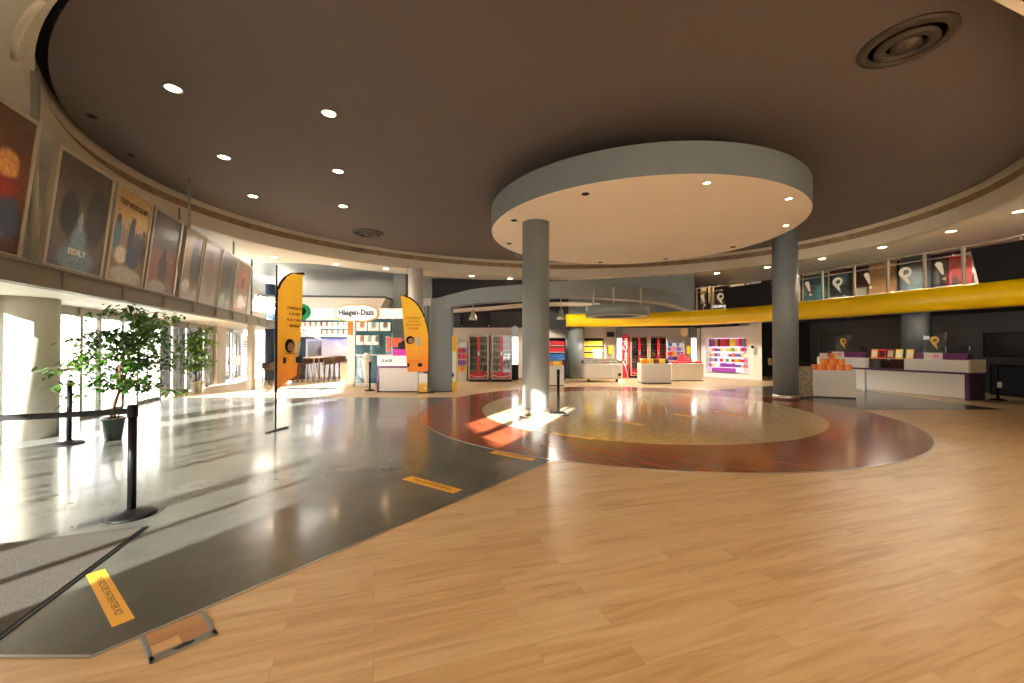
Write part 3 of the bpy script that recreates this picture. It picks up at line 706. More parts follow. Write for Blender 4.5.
# ================================================================== FLAGS
def flag(x, y, rz, lab, mirror, zt, zb0, zb1, w, base=True, cv=.62):
    # upright pole at local origin; cloth runs to local +x
    t = thing('feather_flag_banner', lab, 'flag banner', (x, y, .004), rz, 'feather flag banners')
    H = zt; n = 24
    def edge(z):      # pole side, curving over at the top
        s_ = max(0, (z - (H - cv)) / cv); return w * (1 - math.sqrt(max(0, 1 - s_ ** 2.2)))
    vs = []; fs = []; m = M(); sl = M(); pth = []
    zs = [zb0 + (H - zb0) * (k / n) ** .8 for k in range(n + 1)]
    for k, z in enumerate(zs):
        x0 = edge(z); zr = max(z, zb1 + (z - zb0) * (H - zb1) / (H - zb0)) if z < zb1 + .3 else z
        x0 = min(x0, w - .01)
        for j in range(5):
            wz = w * (.74 + .26 * (z - zb0) / (H - zb0)); xx = x0 + (max(wz, x0 + .01) - x0) * j / 4; zz = z + (zr - z) * (j / 4)
            vs.append((xx, .03 * math.sin(xx * 5 + z), zz))
        pth.append((x0, 0, z))
    for k in range(n):
        for j in range(4): fs.append((k * 5 + j, k * 5 + j + 1, k * 5 + 6 + j, k * 5 + 5 + j))
    mm, nt, b = newmat('flag_print'); tc = N(nt, 'ShaderNodeTexCoord'); sx = N(nt, 'ShaderNodeSeparateXYZ'); nt.links.new(tc.outputs['Object'], sx.inputs[0])
    no = N(nt, 'ShaderNodeTexNoise'); no.inputs['Scale'].default_value = 1.6; nt.links.new(tc.outputs['Object'], no.inputs['Vector'])
    ma = N(nt, 'ShaderNodeMath', operation='MULTIPLY_ADD'); ma.inputs[1].default_value = 1.1; nt.links.new(no.outputs['Fac'], ma.inputs[0]); nt.links.new(sx.outputs['Z'], ma.inputs[2])
    mr = N(nt, 'ShaderNodeMapRange'); mr.inputs[1].default_value = 1.0; mr.inputs[2].default_value = 3.2; nt.links.new(ma.outputs[0], mr.inputs[0])
    rp = ramp(nt, [(0, (240, 128, 40)), (.3, (246, 150, 52)), (.55, (246, 172, 52)), (1, (250, 190, 50))]); nt.links.new(mr.outputs[0], rp.inputs[0]); nt.links.new(rp.outputs[0], b.inputs['Base Color'])
    nt.links.new(rp.outputs[0], b.inputs['Emission Color']); b.inputs['Emission Strength'].default_value = .25; b.inputs['Roughness'].default_value = .7  # faint glow stands in for backlight through the cloth
    m.add(vs, fs, True).build('flag_cloth', mm, t)
    sl.tube(pth + [(w + .02, 0, H - .02)], .022, 8); sl.build('pole_sleeve', m_black, t)
    M().tube([(0, 0, 0), (0, 0, H + (.02 if not mirror else -.3))], .014, 10).build('pole', m_black, t)
    if base:
        M().bbox(-.22, .3, -.03, .03, 0, .02, .004).build('foot', m_black, t)
    Mx = T(w * .55, -.06, 0) @ RX
    if mirror: Mx = T(w * .55, .06, 0) @ RZ(PI) @ RX
    zc = H - .72
    for k, ln in enumerate(('COMMANDEZ', 'À VOTRE', 'PLACE SANS', 'BOUGER')):
        text(ln, .075, m_ink, t, (Matrix.Translation((0, 0, zc - k * .11)) @ Mx), width=w * (.56, .42, .54, .36)[k])
    # round face drawing and phone
    zc = H - 1.42; sg = 1 if not mirror else -1
    q = M(); q.lathe([(.13, 0), (.0001, 0)], 24, mt=T(w * .55 - sg * .1, -sg * .045, zc) @ RX); q.build('drawn_hair', m_inkb, t)
    q = M(); q.lathe([(.085, 0), (.0001, 0)], 24, mt=T(w * .55 - sg * .08, -sg * .05, zc - .02) @ RX); q.build('drawn_face', mat('drawn_skin', (236, 196, 160), .6), t)
    q = M(); q.box(-.06, .06, -.15, .12, 0, .001, mt=T(w * .55 + sg * .13, -sg * .045, zc - .03) @ RX @ Matrix.Rotation(-.25, 4, 'Z')); q.build('drawn_phone', m_white, t)
    q = M(); q.box(-.2, .2, -.006, .006, 0, .001, mt=T(w * .5, -sg * .045, zb1 + .42) @ RX); q.build('drawn_line', m_inkb, t)
    for dx, ww in ((-.2, .04), (.17, .07)):
        q = M(); q.box(-ww, ww, -.06, .05, 0, .001, mt=T(w * .5 + dx * sg, -sg * .045, zb1 + .3) @ RX); q.build('drawn_badge', m_inkb, t)
    return t
flag(-4.2, 7.3, math.radians(81), 'taller nearer orange feather flag on a black pole, right of the doors', False, 2.93, .68, .95, .72)
flag(XD(428, 13.2), 13.2, math.radians(180 + 24), 'farther orange feather flag leaning beside the grey portal', True, 3.12, .70, .62, .86, True, 1.5)

# ================================================================== GREY PORTAL, ARCH, LAMPS
pc = G(441, 392)
t = thing('grey_portal_pillar', 'wide flat blue-grey pillar of the portal left of the drink fridges', 'pillar', (pc.x, pc.y + .1, 0))
M().bbox(-.34, .34, -.12, .35, 0, 3.1, .01).build('panel', m_grey, t)
M().box(-.36, .36, -.14, .37, 0, .03).build('base_plate', m_greyd, t)
top = [(431, 299.5, 13.9), (452, 294, 13.4), (473, 289, 12.9), (497, 286.4, 12.4), (521, 284.5, 12.1), (561, 281, 11.9), (605, 283, 12.2), (640, 287.3, 12.8), (664, 291, 13.4), (680, 296, 14.2), (692, 303, 15.2)]
bot = [(431, 309), (452, 306.5), (473, 303.5), (497, 301.5), (521, 300), (561, 297), (605, 298), (640, 300.5), (664, 303), (680, 307), (692, 311)]
P = cat([tuple(D(x, y, d)) for x, y, d in top], 4); B = cat([tuple(D(b[0], b[1], a[2])) for a, b in zip(top, bot)], 4)
vs = []
for a, b in zip(P, B): vs += [a, b, b + Vector((0, .5, 0)), a + Vector((0, .5, 0))]
fs = [(i * 4 + k, i * 4 + (k + 1) % 4, i * 4 + 4 + (k + 1) % 4, i * 4 + 4 + k) for i in range(len(P) - 1) for k in range(4)] + [(0, 1, 2, 3), tuple(len(vs) - 4 + k for k in (3, 2, 1, 0))]
c = Vector(P[0]); m = M(); m.add([v - c for v in vs], fs); o = fixn(m.build('curved_arch_beam', m_grey, None, c)); tag(o, 'long blue-grey arched beam sweeping from the portal pillar behind the column', 'beam')
# second thin return beam behind with light underside
pts = [(452, 309, 16.8), (490, 306.5, 16.5), (521, 303.6, 16.3), (560, 302, 16.3), (600, 303, 16.6)]
P = cat([tuple(D(*p)) for p in pts], 4); vs = []
for a in P: vs += [a, a + Vector((0, 0, -.12)), a + Vector((0, .5, -.12)), a + Vector((0, .5, 0))]
fs = [(i * 4 + k, i * 4 + (k + 1) % 4, i * 4 + 4 + (k + 1) % 4, i * 4 + 4 + k) for i in range(len(P) - 1) for k in range(4)] + [(0, 1, 2, 3), tuple(len(vs) - 4 + k for k in (3, 2, 1, 0))]
c = Vector(P[0]); m = M(); m.add([v - c for v in vs], fs); o = fixn(m.build('curved_inner_beam', m_cream, None, c)); tag(o, 'thin pale curved strip under the arched beam, above the black screens', 'beam')
# ring canopy
c = D(617, 313.5, 12.2)
t = thing('ring_canopy', 'small round grey hanging ring canopy in front of the yellow balcony end', 'canopy', (c.x, c.y, 2.47))
M().sweep([(.92 * math.cos(2 * PI * k / 48), .92 * math.sin(2 * PI * k / 48)) for k in range(48)], [(0, -.08), (0, .22), (-.05, .22), (-.05, -.08)], True).build('grey_band', m_grey, t)
M().sweep([(.9 * math.cos(2 * PI * k / 48), .9 * math.sin(2 * PI * k / 48)) for k in range(48)], [(0, -.085), (0, -.06), (-.2, -.06), (-.2, -.085)], True).build('pale_underside', m_cream, t)
for ax, ay in ((-.72, -.1), (-.2, -.4), (.62, -.3)): M().tube([(ax, ay, .15), (ax, ay, .75)], .03).build('hanger_tube', m_steel, t)
def pendant(px, py, d, lab, up):
    p = D(px, py, d); t = thing('bell_pendant_lamp', lab, 'pendant lamp', p, 0, 'bell pendant lamps')
    M().lathe([(.13, 0), (.12, .08), (.06, .2), (.05, .3), (.02, .32)], 20).build('bell_shade', m_steel, t)
    M().tube([(0, 0, .3), (0, 0, up)], .012).build('stem', m_steel, t)
    M().lathe([(.06, .03), (.0001, .03)], 12).build('lamp', m_light, t)
pendant(473, 320, 13.0, 'bell shaped metal pendant lamp above the first drink fridge', .62)
pendant(561, 319.5, 12.6, 'bell shaped metal pendant lamp left of the yellow balcony end', .85)
# black menu screens above shop wall
for k, (x0, x1) in enumerate(((436, 461), (462.5, 488), (489.5, 514), (515.5, 541))):
    p = D((x0 + x1) / 2, 326.5, 17.9); w = (x1 - x0) / F * 17.9
    t = thing('menu_screen', 'black tilted screen above the shop wall, ' + ['leftmost', 'second from left', 'third, over the right fridge', 'fourth, behind the column'][k], 'screen', p, 0, 'black screens over the shop wall')
    b = M().bbox(-w / 2, w / 2, -.06, 0, 0, .66, .01).build('housing', m_black, t); b.rotation_euler[0] = .2
    b = M().box(-w / 2 + .04, w / 2 - .04, -.07, -.06, .04, .62).build('screen_glass', m_blackg, t); b.rotation_euler[0] = .2
o = M().box(-3.4, 1.2, -.05, .05, 0, .07).build('screen_rail', m_greyd, None, (0, 18.15, 2.34)); tag(o, 'dark rail carrying the black screens over the fridges', 'rail')

# ================================================================== SHOP
pal = [(206, 40, 50), (236, 140, 30), (60, 120, 190), (244, 200, 60), (150, 70, 160), (90, 160, 80), (230, 120, 160), (120, 70, 40), (240, 240, 236), (40, 50, 90)]
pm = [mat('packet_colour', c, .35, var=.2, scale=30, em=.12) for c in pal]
CN = ['red', 'orange', 'blue', 'yellow', 'purple', 'green', 'pink', 'brown', 'white', 'navy']
def put(name, lab, cat_, grp, mesh_m, mt_, places, rz=0):
    first = None
    for i, p in enumerate(places):
        if first is None: first = mesh_m.build(name, mt_, None, p, rz); tag(first, lab, cat_, grp)
        else:
            q = first.copy(); COL.objects.link(q); q.location = p; q.rotation_euler[2] = rz
    return first
def bottle_m(r, h): return M().lathe([(r, 0), (r, h * .62), (r * .4, h * .82), (r * .38, h)], 10)
def frame(px, py, d, rz=0): return Matrix.Translation(D(px, py, d)) @ RZ(rz)
LV = ['lowest', 'second', 'middle', 'fourth', 'top']
pdk = [mat('bottle_colour', c, .4) for c in ((96, 34, 30), (60, 40, 26), (50, 70, 50), (120, 90, 50), (40, 50, 60), (110, 110, 100), (34, 30, 30))]
def fridge(xc, y, rz, lab, side_text=False, red=True):
    t = thing('drink_fridge', lab, 'fridge', (xc, y, 0), rz, 'red and grey drink fridges'); w, dp, h = .86, .7, 2.0
    m = M(); m.box(-w / 2, -w / 2 + .03, 0, dp, .1, h); m.box(w / 2 - .03, w / 2, 0, dp, .1, h); m.box(-w / 2, w / 2, dp - .03, dp, .1, h); m.box(-w / 2, w / 2, 0, dp, h - .03, h); m.box(-w / 2, w / 2, 0.02, dp, .1, .42)
    m.build('cabinet', m_red1, t)
    M().box(-w / 2 + .03, w / 2 - .03, dp - .06, dp - .035, .42, h - .04).build('back_liner', mat('fridge_liner', (70, 76, 70), .5, em=.05), t)
    M().box(-w / 2, w / 2, .04, dp, 0, .1).build('plinth', m_black, t)
    for k in range(5): M().box(-w / 2 + .03, w / 2 - .03, .1, dp - .06, .45 + k * .29, .462 + k * .29).build('shelf', m_steel, t)
    m = M(); m.box(-w / 2, -w / 2 + .06, -.04, 0, .1, h); m.box(w / 2 - .06, w / 2, -.04, 0, .1, h); m.box(-w / 2 + .06, w / 2 - .06, -.04, 0, h - .07, h); m.box(-w / 2 + .06, w / 2 - .06, -.04, 0, .1, .14)
    d = m.build('door', m_alu, t)
    M().box(-w / 2 + .06, w / 2 - .06, -.025, -.02, .4, h - .07).build('door_glass', m_glassd, d)
    M().box(-.055, .055, -.055, -.03, .4, h - .07).build('red_strip', m_red1, d)
    m = M(); n = 12
    top_ = [(-w / 2 + .07 + (w - .14) * k / n, .36 - .07 * math.sin(PI * k / n) + .03) for k in range(n + 1)]
    m.add([(x, -.05, z) for x, z in top_] + [(x, -.05, .15 + (.05 if True else 0)) for x, z in top_], [(k, k + n + 1, k + n + 2, k + 1) for k in range(n)]); m.build('red_banner', m_red1, d)
    m = M(); m.add([(x, -.053, z - .10) for x, z in top_] + [(x, -.053, z - .125) for x, z in top_], [(k, k + n + 1, k + n + 2, k + 1) for k in range(n)]); m.build('white_wave', m_white, d)
    M().bbox(-.04, .04, -.09, -.05, 1.12, 1.3, .008).build('handle', m_steel, d)
    tx = text('Coca-Cola', .34, m_white, t, T(-w / 2 - .003, dp / 2, 1.15) @ RZ(-PI / 2) @ RX @ Matrix.Rotation(PI / 2, 4, 'Z'), width=1.1)
    # drinks on the shelves, each its own bottle
    for k in range(5):
        for s_ in (-1, 1):
            mm = R.choice(pdk)
            pl = []
            for j in range(3):
                lx, ly = s_ * (.12 + .105 * j), .17; q = Matrix.Translation((xc, y, 0)) @ RZ(rz) @ Vector((lx, ly, .463 + k * .29)); pl.append(q)
            lb = 'bottles on the %s shelf %s of the strip in the %s' % (LV[k], 'left' if s_ < 0 else 'right', ' '.join(lab.split(',')[0].split()))
            put('drink_bottle', lb.replace('bottles', 'bottle', 1), 'bottle', lb, bottle_m(.042, .23), mm, pl)
fridge(XD(479.7, 18.1), 17.55, 0, 'leftmost red drink fridge, next to the sweets rack')
fridge(XD(502, 18.1), 17.55, 0, 'second red drink fridge, left of the big column')
fridge(XD(635.5, 20.2), 19.6, 0, 'third red drink fridge, behind the white freezer and snack box')
fridge(XD(653.8, 20.2), 19.6, 0, 'fourth red drink fridge, behind the white snack box')
o = thing('fridge_side_advert', 'tall red side panel with white curly lettering left of the third fridge', 'advert panel', (XD(625.3, 19.5), 19.5, 0), -.05)
M().bbox(-.14, .14, -.03, .03, .02, 2.08, .01).build('board', m_red1, o)
text('Coca-Cola', .26, m_white, o, T(0, -.034, 1.25) @ RX @ Matrix.Rotation(PI / 2, 4, 'Z'), width=1.3, bold=.004)
m = M(); pts = [(-.12 + .24 * (k / 10), .12 + .75 * (k / 10) ** 1.6 * (1 if k % 20 else 1)) for k in range(11)]
m.add([(x, -.034, .95 - z) for x, z in pts] + [(x, -.034, .85 - z) for x, z in pts], [(k, k + 1, k + 12, k + 11) for k in range(10)]); m.build('white_wave', m_white, o)
# racks with bright packets
def rack(px0, px1, z0, z1, d, rz, rows, cols, lab, long_lab, back=m_white, depth=.3, ph=None, onlycols=None, frame_mat=m_white, packw=.8, item='snack_packet', cats='packet'):
    a, b = XD(px0, d), XD(px1, d); w = b - a; xc = (a + b) / 2
    t = thing('display_rack', long_lab, 'display rack', (xc, d, 0), rz, None)
    m = M(); m.box(-w / 2, w / 2, depth, depth + .03, 0, z1 + .05); m.box(-w / 2, -w / 2 + .02, 0, depth, 0, z1 + .05); m.box(w / 2 - .02, w / 2, 0, depth, 0, z1 + .05); m.box(-w / 2, w / 2, 0, depth, 0, z0 - .03); m.box(-w / 2, w / 2, 0, depth, z1 + .02, z1 + .05)
    m.build('carcass', back, t)
    rh = (z1 - z0) / rows
    for r in range(rows):
        M().box(-w / 2 + .02, w / 2 - .02, .02, depth, z0 + r * rh - .02, z0 + r * rh).build('shelf', frame_mat, t)
        cw = (w - .06) / cols; groups = {}
        for c in range(cols):
            k = (onlycols[r % len(onlycols)] if onlycols else R.randrange(len(pm)))
            if isinstance(k, (list, tuple)): k = R.choice(k)
            groups.setdefault(k, []).append(Matrix.Translation((xc, d, 0)) @ RZ(rz) @ Vector((-w / 2 + .03 + cw * (c + .5), .10, z0 + r * rh)))
        cn = ['red', 'orange', 'blue', 'yellow', 'purple', 'green', 'pink', 'brown', 'white', 'navy']
        for k, pl in groups.items():
            hh = rh * (ph or .72); ww = cw * packw / 2
            lb = '%s packets on the %s row of the %s' % (cn[k], ['lowest', 'second', 'third', 'fourth', 'fifth', 'sixth'][r], lab)
            put(item, lb.replace('packets', 'packet', 1), cats, lb, M().bbox(-ww, ww, -.05, .05, 0, hh, .008), pm[k], pl, rz)
    return t
rack(457.5, 467, .45, 1.75, 17.9, 0, 5, 4, 'narrow sweets rack', 'narrow white sweets rack left of the leftmost fridge', onlycols=[(3, 1), (4, 2), (0, 6), (0, 4), (2, 8)])
rack(546, 565.5, .95, 1.85, 18.7, 0, 3, 7, 'popcorn shelf behind the column', 'dark popcorn shelf with pink red tubs behind the column', back=m_dark, onlycols=[2, 0, 0])
rack(580.5, 603.5, .7, 1.85, 19.4, 0, 4, 8, 'dark shelf behind the freezer', 'dark shelf full of yellow bags behind the freezer', back=m_dark, onlycols=[3, 3, 3, 3], packw=.95)
rack(661.5, 684.5, .35, 1.75, 20.6, 0, 6, 10, 'lit sweets rack right of the fridges', 'bright lit sweets rack right of the fourth fridge', onlycols=[(8, 2), (2, 6, 4), (2, 9, 4), (0, 1, 2), (4, 2, 6), (8, 2)])
# candy wall between G(704,376.4) and G(749,379.3)
a, b = G(704, 376.6), G(749, 379.5); dd = b - a; w = dd.length; rz = math.atan2(dd.y, dd.x)
t = thing('candy_wall', 'white lit candy wall unit with bright rows of sweets, right of the stands', 'display shelf', (a.x, a.y, 0), rz)
m = M(); m.box(-.15, w + .25, .5, .56, 0, 2.45); m.box(-.15, .1, -.02, .5, 0, 2.45); m.box(w + .03, w + .25, -.02, .5, 0, 2.45); m.box(.1, w + .03, -.02, .5, 1.92, 2.45); m.box(.1, w + .03, 0, .5, 0, .22)
m.build('carcass', m_white, t)
M().box(.12, w, .48, .495, .3, 1.9).build('lit_back', mat('violet_lit_back', (236, 214, 255), .5, em=.9), t)
for k in range(5): M().box(.1, w + .03, .12, .48, .25 + k * .25 + (.0), .27 + k * .25).build('shelf', m_white, t)
cw = (w - .2) / 14
for k in range(4):
    for c in range(14):
        kk = R.choice([0, 1, 2, 3, 4, 6, 5, 8, 8, 6])
        q = Matrix.Translation((a.x, a.y, 0)) @ RZ(rz) @ Vector((.16 + cw * (c + .5), .22, .52 + k * .25))
        if k == 0 and 4 < c < 10: kk = 4
        lb = '%s sweets boxes on the %s row of the candy wall' % (['red', 'orange', 'blue', 'yellow', 'purple', 'green', 'pink', 'brown', 'white'][kk], ['lowest', 'second', 'third', 'fourth'][k])
        put('sweets_box', lb.replace('boxes', 'box'), 'box', lb, M().bbox(-cw * .38, cw * .38, -.07, .07, 0, R.uniform(.12, .19), .008), pm[kk], [q], rz)
o = thing('purple_candy_basket', 'purple printed basket at the foot of the candy wall', 'basket', a + (b - a) * .5 + Vector((-.05, .1, .28)), rz)
M().bbox(-.55, .55, -.05, .1, 0, .2, .01).build('tray', pm[4], o)
for c in range(13):
    kk = [7, 4, 1, 9, 0, 0, 7, 3, 3, 6, 0, 2, 1][c]; cw2 = (w - .25) / 13
    q = Matrix.Translation((a.x, a.y, 0)) @ RZ(rz) @ Vector((.18 + cw2 * (c + .5), .16, 1.5))
    put('hanging_sweets_bag', '%s hanging bag in the top row of the candy wall' % CN[kk], 'bag', '%s hanging bags of the candy wall' % CN[kk], M().bbox(-cw2 * .42, cw2 * .42, -.04, .04, 0, .38, .015), pm[kk], [q], rz)
o = thing('shop_telephone', 'small white hand dispenser on the pier right of the candy wall', 'dispenser', (b.x + .02, b.y - .3, 1.15), rz); M().bbox(-.07, .07, -.08, 0, 0, .26, .02).build('body', m_white, o); M().ball((0, -.05, .34), .07).build('knob', m_maroon, o)
# light boxes, small columns, clock, screens, posters on the wall
def wallbox(px0, px1, py0, py1, d, name, lab, cat_, mm, dep=.12, fr=None):
    p, q = D(px0, py1, d), D(px1, py0, d); t = thing(name, lab, cat_, ((p.x + q.x) / 2, d, p.z)); w, h = q.x - p.x, q.z - p.z
    M().bbox(-w / 2, w / 2, 0, dep, 0, h, .01).build('housing', fr or m_alu, t)
    M().box(-w / 2 + .02, w / 2 - .02, -.01, 0, .02, h - .02).build('face', mm, t); return t
wallbox(511.8, 518.5, 336.5, 364.5, 17.9, 'light_box', 'tall glowing white light box right of the second fridge', 'light box', m_lightw)
wallbox(511.8, 518.5, 365, 380.3, 17.9, 'waste_bin', 'dark waste bin below the light box beside the second fridge', 'bin', m_black, .3, m_greyd)
wallbox(616.8, 622, 338, 376, 20.1, 'light_box', 'tall glowing white light box left of the third fridge', 'light box', m_lightw)
wallbox(691, 696.5, 337.8, 372, 20.6, 'light_box', 'tall glowing white light box left of the candy wall', 'light box', m_lightw)
for (x0, x1, d), lab in zip(((511.5, 518, 17.8), (616.5, 622.2, 20.0), (690.5, 697, 20.5)), ('first', 'second', 'third')):
    wallbox(x0, x1, 327.2 if d > 18 else 326.5, 337, d, 'grey_wall_pier', 'short dark grey pier above the %s light box from the left' % lab, 'pier', m_grey, .2, m_grey)
wallbox(607, 614.5, 331.8, 337, 20.0, 'wall_monitor', 'small black monitor high on the white wall above the freezer', 'monitor', m_blackg, .08, m_black)
wallbox(608.2, 613.2, 345.2, 354.5, 20.1, 'yellow_notice', 'yellow notice on the wall above the freezer', 'notice', m_yel, .02)
wallbox(686.5, 690.6, 345.5, 354.3, 20.7, 'yellow_notice', 'yellow notice left of the third light box', 'notice', m_yel, .02)
p = D(684, 332, 20.4); t = thing('round_sign', 'round tan sign under the balcony above the sweets rack', 'sign', p); M().lathe([(.2, -.03), (.2, .03)], 28, mt=RX).build('disc', mat('tan_sign', (214, 184, 140), .5, em=.1), t); M().lathe([(.215, -.02), (.215, .02), (.2, .025)], 28, mt=RX).build('rim', m_gold, t)
# display boxes on the floor
def plinth(c4, h, lab, mm=m_white, name='display_plinth'):
    c = sum((Vector((*p, 0)) for p in c4), Vector()) / len(c4)
    t = thing(name, lab, 'display stand', (c.x, c.y, 0)); loc = [(p[0] - c.x, p[1] - c.y) for p in c4]
    M().prism([(x * .985, y * .985) for x, y in loc], 0, .05).build('plinth_foot', m_greyd, t)
    M().prism(loc, .04, h).build('body', mm, t); M().prism([(x * 1.01, y * 1.01) for x, y in loc], h, h + .015).build('top_board', mm, t); return c
def box4(px0, px1, d0, d1, dep, px2=None):
    a, b = Vector((XD(px0, d0), d0)), Vector((XD(px1, d1), d1)); u = (b - a).normalized(); nn = Vector((-u.y, u.x))
    return [tuple(a), tuple(b), tuple(b + nn * dep), tuple(a + nn * dep)], math.atan2(u.y, u.x)
def pile(c4, h, spec, rz, lab, kinds, nrow, ncol, name, cat_, mk, sc):
    a, b, c_, d_ = [Vector((*p, h + .016)) for p in c4]
    for r in range(nrow):
        for c in range(ncol):
            u, v = (c + .5) / ncol * .94 + .03, (r + .5) / nrow * .8 + .1
            q = a.lerp(b, u).lerp(d_.lerp(c_, u), v)
            k = kinds[(c // 2 + r) % len(kinds)]
            o = mk().build(name, pm[k], None, q, rz); tag(o, '%s %s in the %s row %s' % (CN[k], cat_, ['front', 'second', 'third', 'back'][r], lab), cat_, '%s %s row %d %s' % (CN[k], cat_, r + 1, lab))
c4, rz = box4(536, 564, 15.6, 15.6, .85); plinth(c4, .76, 'white display stand with snacks just behind the big column'); pile(c4, .76, 0, rz, 'on the stand behind the column', [1, 7, 1, 3], 2, 9, 'snack_pouch', 'pouch', lambda: M().bbox(-.05, .05, -.04, .04, 0, .17, .02), 1)
pile([tuple(Vector((*p, 0))[:2]) for p in c4[2:] + c4[:2]][::-1], .95, 0, rz, 'blue upper tier behind the column', [2, 2, 8], 1, 7, 'snack_pouch', 'pouch', lambda: M().bbox(-.07, .07, -.04, .04, -.15, .14, .02), 1)
c4, rz = box4(648, 671, 16.6, 16.6, .95); c4[0] = (XD(641.5, 16.6) , 16.62); c4[3] = (XD(641.5, 16.6) + .1, 17.5); plinth(c4, .79, 'white display stand with yellow and dark snacks right of the freezer'); pile(c4, .79, 0, rz, 'on the stand right of the freezer', [1, 3, 7, 3, 9], 3, 9, 'snack_pouch', 'pouch', lambda: M().bbox(-.055, .055, -.04, .04, 0, .19, .02), 1)
c4, rz = box4(671.5, 703.5, 17.75, 17.75, .9); cR = plinth(c4, .74, 'beige display stand heaped with red bags, left of the candy wall', m_warmw)
for r in range(4):
    nn = [13, 8, 5, 3][r]
    for c in range(nn):
        u = (c + .5) / nn; x = (u - .5) * (1.3 if r == 0 else .62 * [0, 1, .7, .35][r]); 
        q = (cR.x + x, 17.75 + .12 + .16 * r, .76 + .1 * r)
        o = M().ball((0, 0, .06), .07, 10, 6, .8).build('red_sweets_bag', pm[0], None, q); tag(o, 'small red bag in the %s tier of the heap on the beige stand' % ['lowest', 'second', 'third', 'top'][r], 'bag', 'red bags, %s tier' % ['lowest', 'second', 'third', 'top'][r])
# freezer
c = D(603.5, 382, 17.3)
t = thing('chest_freezer', 'white chest freezer with sliding glass lid in front of the yellow bags', 'freezer', (c.x, c.y, 0), 0)
M().bbox(-.82, .82, 0, .75, .12, .78, .06).build('body', m_white, t)
m = M(); m.box(-.82, -.78, 0, .75, .78, .92); m.box(.78, .82, 0, .75, .78, .92); m.box(-.78, .78, 0, .04, .78, .86); m.box(-.78, .78, .71, .75, .78, .98); m.build('rim', m_steel, t)
M().box(-.78, .78, .04, .71, .87, .88).build('glass_lid', m_glassd, t)
for x in (-.6, .6): M().lathe([(.05, 0), (.05, .12)], 12, (x, .15, 0)).build('foot', m_greyd, t)
M().box(.62, .74, -.005, 0, .26, .38).build('maker_label', m_maroon, t)
for k in range(8):
    kk = [0, 8, 2, 3, 6, 8, 5, 1][k]; o = M().bbox(-.08, .08, -.2, .2, 0, .08, .01).build('ice_cream_box', pm[kk], None, (c.x - .66 + .19 * k, c.y + .38, .782)); tag(o, '%s ice cream box under the glass lid of the chest freezer' % CN[kk], 'box', '%s boxes in the freezer' % CN[kk])
o = thing('white_card_sign', 'white card sign standing at the back of the chest freezer', 'sign', (c.x - .1, c.y + .73, .98)); M().box(-.2, .2, -.01, .01, 0, .42).build('card', m_white, o)

# ================================================================== TICKET COUNTER (right)
A = Vector((12.62, 11.32)); B = Vector((12.0, 13.9)); C3 = Vector((11.6, 15.6))
def counter_seg(A, B, name, lab, case=None):
    u = (B - A).normalized(); L = (B - A).length; rz = math.atan2(u.y, u.x)     # local x from near to far, local +y = towards the hall (left)
    t = thing('ticket_counter', lab, 'counter', (A.x, A.y, 0), rz, 'ticket counter units')
    M().box(.09, L, -.05, 0, .06, .72).build('front_panel', m_white, t)
    M().box(.0, L, -.6, -.08, .02, .72).build('carcass', m_plum, t)
    M().box(.0, L, -.62, .03, .72, .78).build('purple_ledge', m_edge, t)
    M().box(.0, .09, -.05, .03, 0, .72).build('purple_end', m_edge if name == 'near' else m_white, t)
    M().box(.09, L, -.07, -.03, 0, .06).build('kick_strip', m_steel, t)
    return t, rz, L
t, rz, L = counter_seg(A, B, 'near', 'near half of the white and purple ticket counter, right side')
M().box(.02, 1.55, -.16, .0, .78, 1.12).build('upper_shelf', m_white, t)
M().box(1.55, 2.55, -.16, -.14, .78, 1.12).build('display_glass', m_glassd, t)
M().box(1.55, 2.55, -.5, -.45, .78, 1.1).build('display_back', m_dark, t)
M().box(1.53, 2.57, -.5, 0, 1.1, 1.12).build('display_top', m_alu, t)
M().box(-.02, .02, -.62, .0, .78, 1.14).build('beige_end_panel', m_beigec, t)
TA = Matrix.Translation((A.x, A.y, 0)) @ RZ(rz)
B0 = B + (B - A).normalized() * .03
t, rz2, L2 = counter_seg(B0, C3, 'far', 'far half of the white and purple ticket counter, behind the orange boxes')
M().box(.0, L2, -.16, .0, .78, 1.12).build('upper_shelf', m_white, t)
TB = Matrix.Translation((B0.x, B0.y, 0)) @ RZ(rz2)
def pblock(TT, rz, x0, x1, lab, lab2):
    q = TT @ Vector(((x0 + x1) / 2, -.25, 1.12)); t = thing('purple_counter_block', lab, 'counter top block', q, rz); w = x1 - x0
    M().bbox(-w / 2, w / 2, -.1, .1, 0, .19, .01).build('block', m_purple, t)
    q = TT @ Vector(((x0 + x1) / 2 + w * .12, -.11, 1.12)); t = thing('card_holder', lab2, 'leaflet holder', q, rz)
    M().box(-.22, .22, -.02, .0, 0, .2).build('card', m_warmw, t); M().box(-.15, .0, .0, .003, .05, .15).build('printed_patch', pm[6], t)
pblock(TA, rz, .12, 1.35, 'purple block on the near half of the ticket counter', 'pale cards against the purple block on the near counter half')
pblock(TB, rz2, .25, 1.5, 'purple block on the far half of the ticket counter', 'pale cards against the purple block on the far counter half')
def shield(TT, rz, x, lab):
    q = TT @ Vector((x, -.05, 1.31)); q.z = 1.31; t = thing('acrylic_shield', lab, 'screen', TT @ Vector((x, -.22, 1.311)), rz)
    M().box(-.28, .28, -.006, .0, 0, .6).build('clear_sheet', m_glass, t)
    P_mark(t, T(0, .006, .3) @ RZ(PI), .42, m_gold)
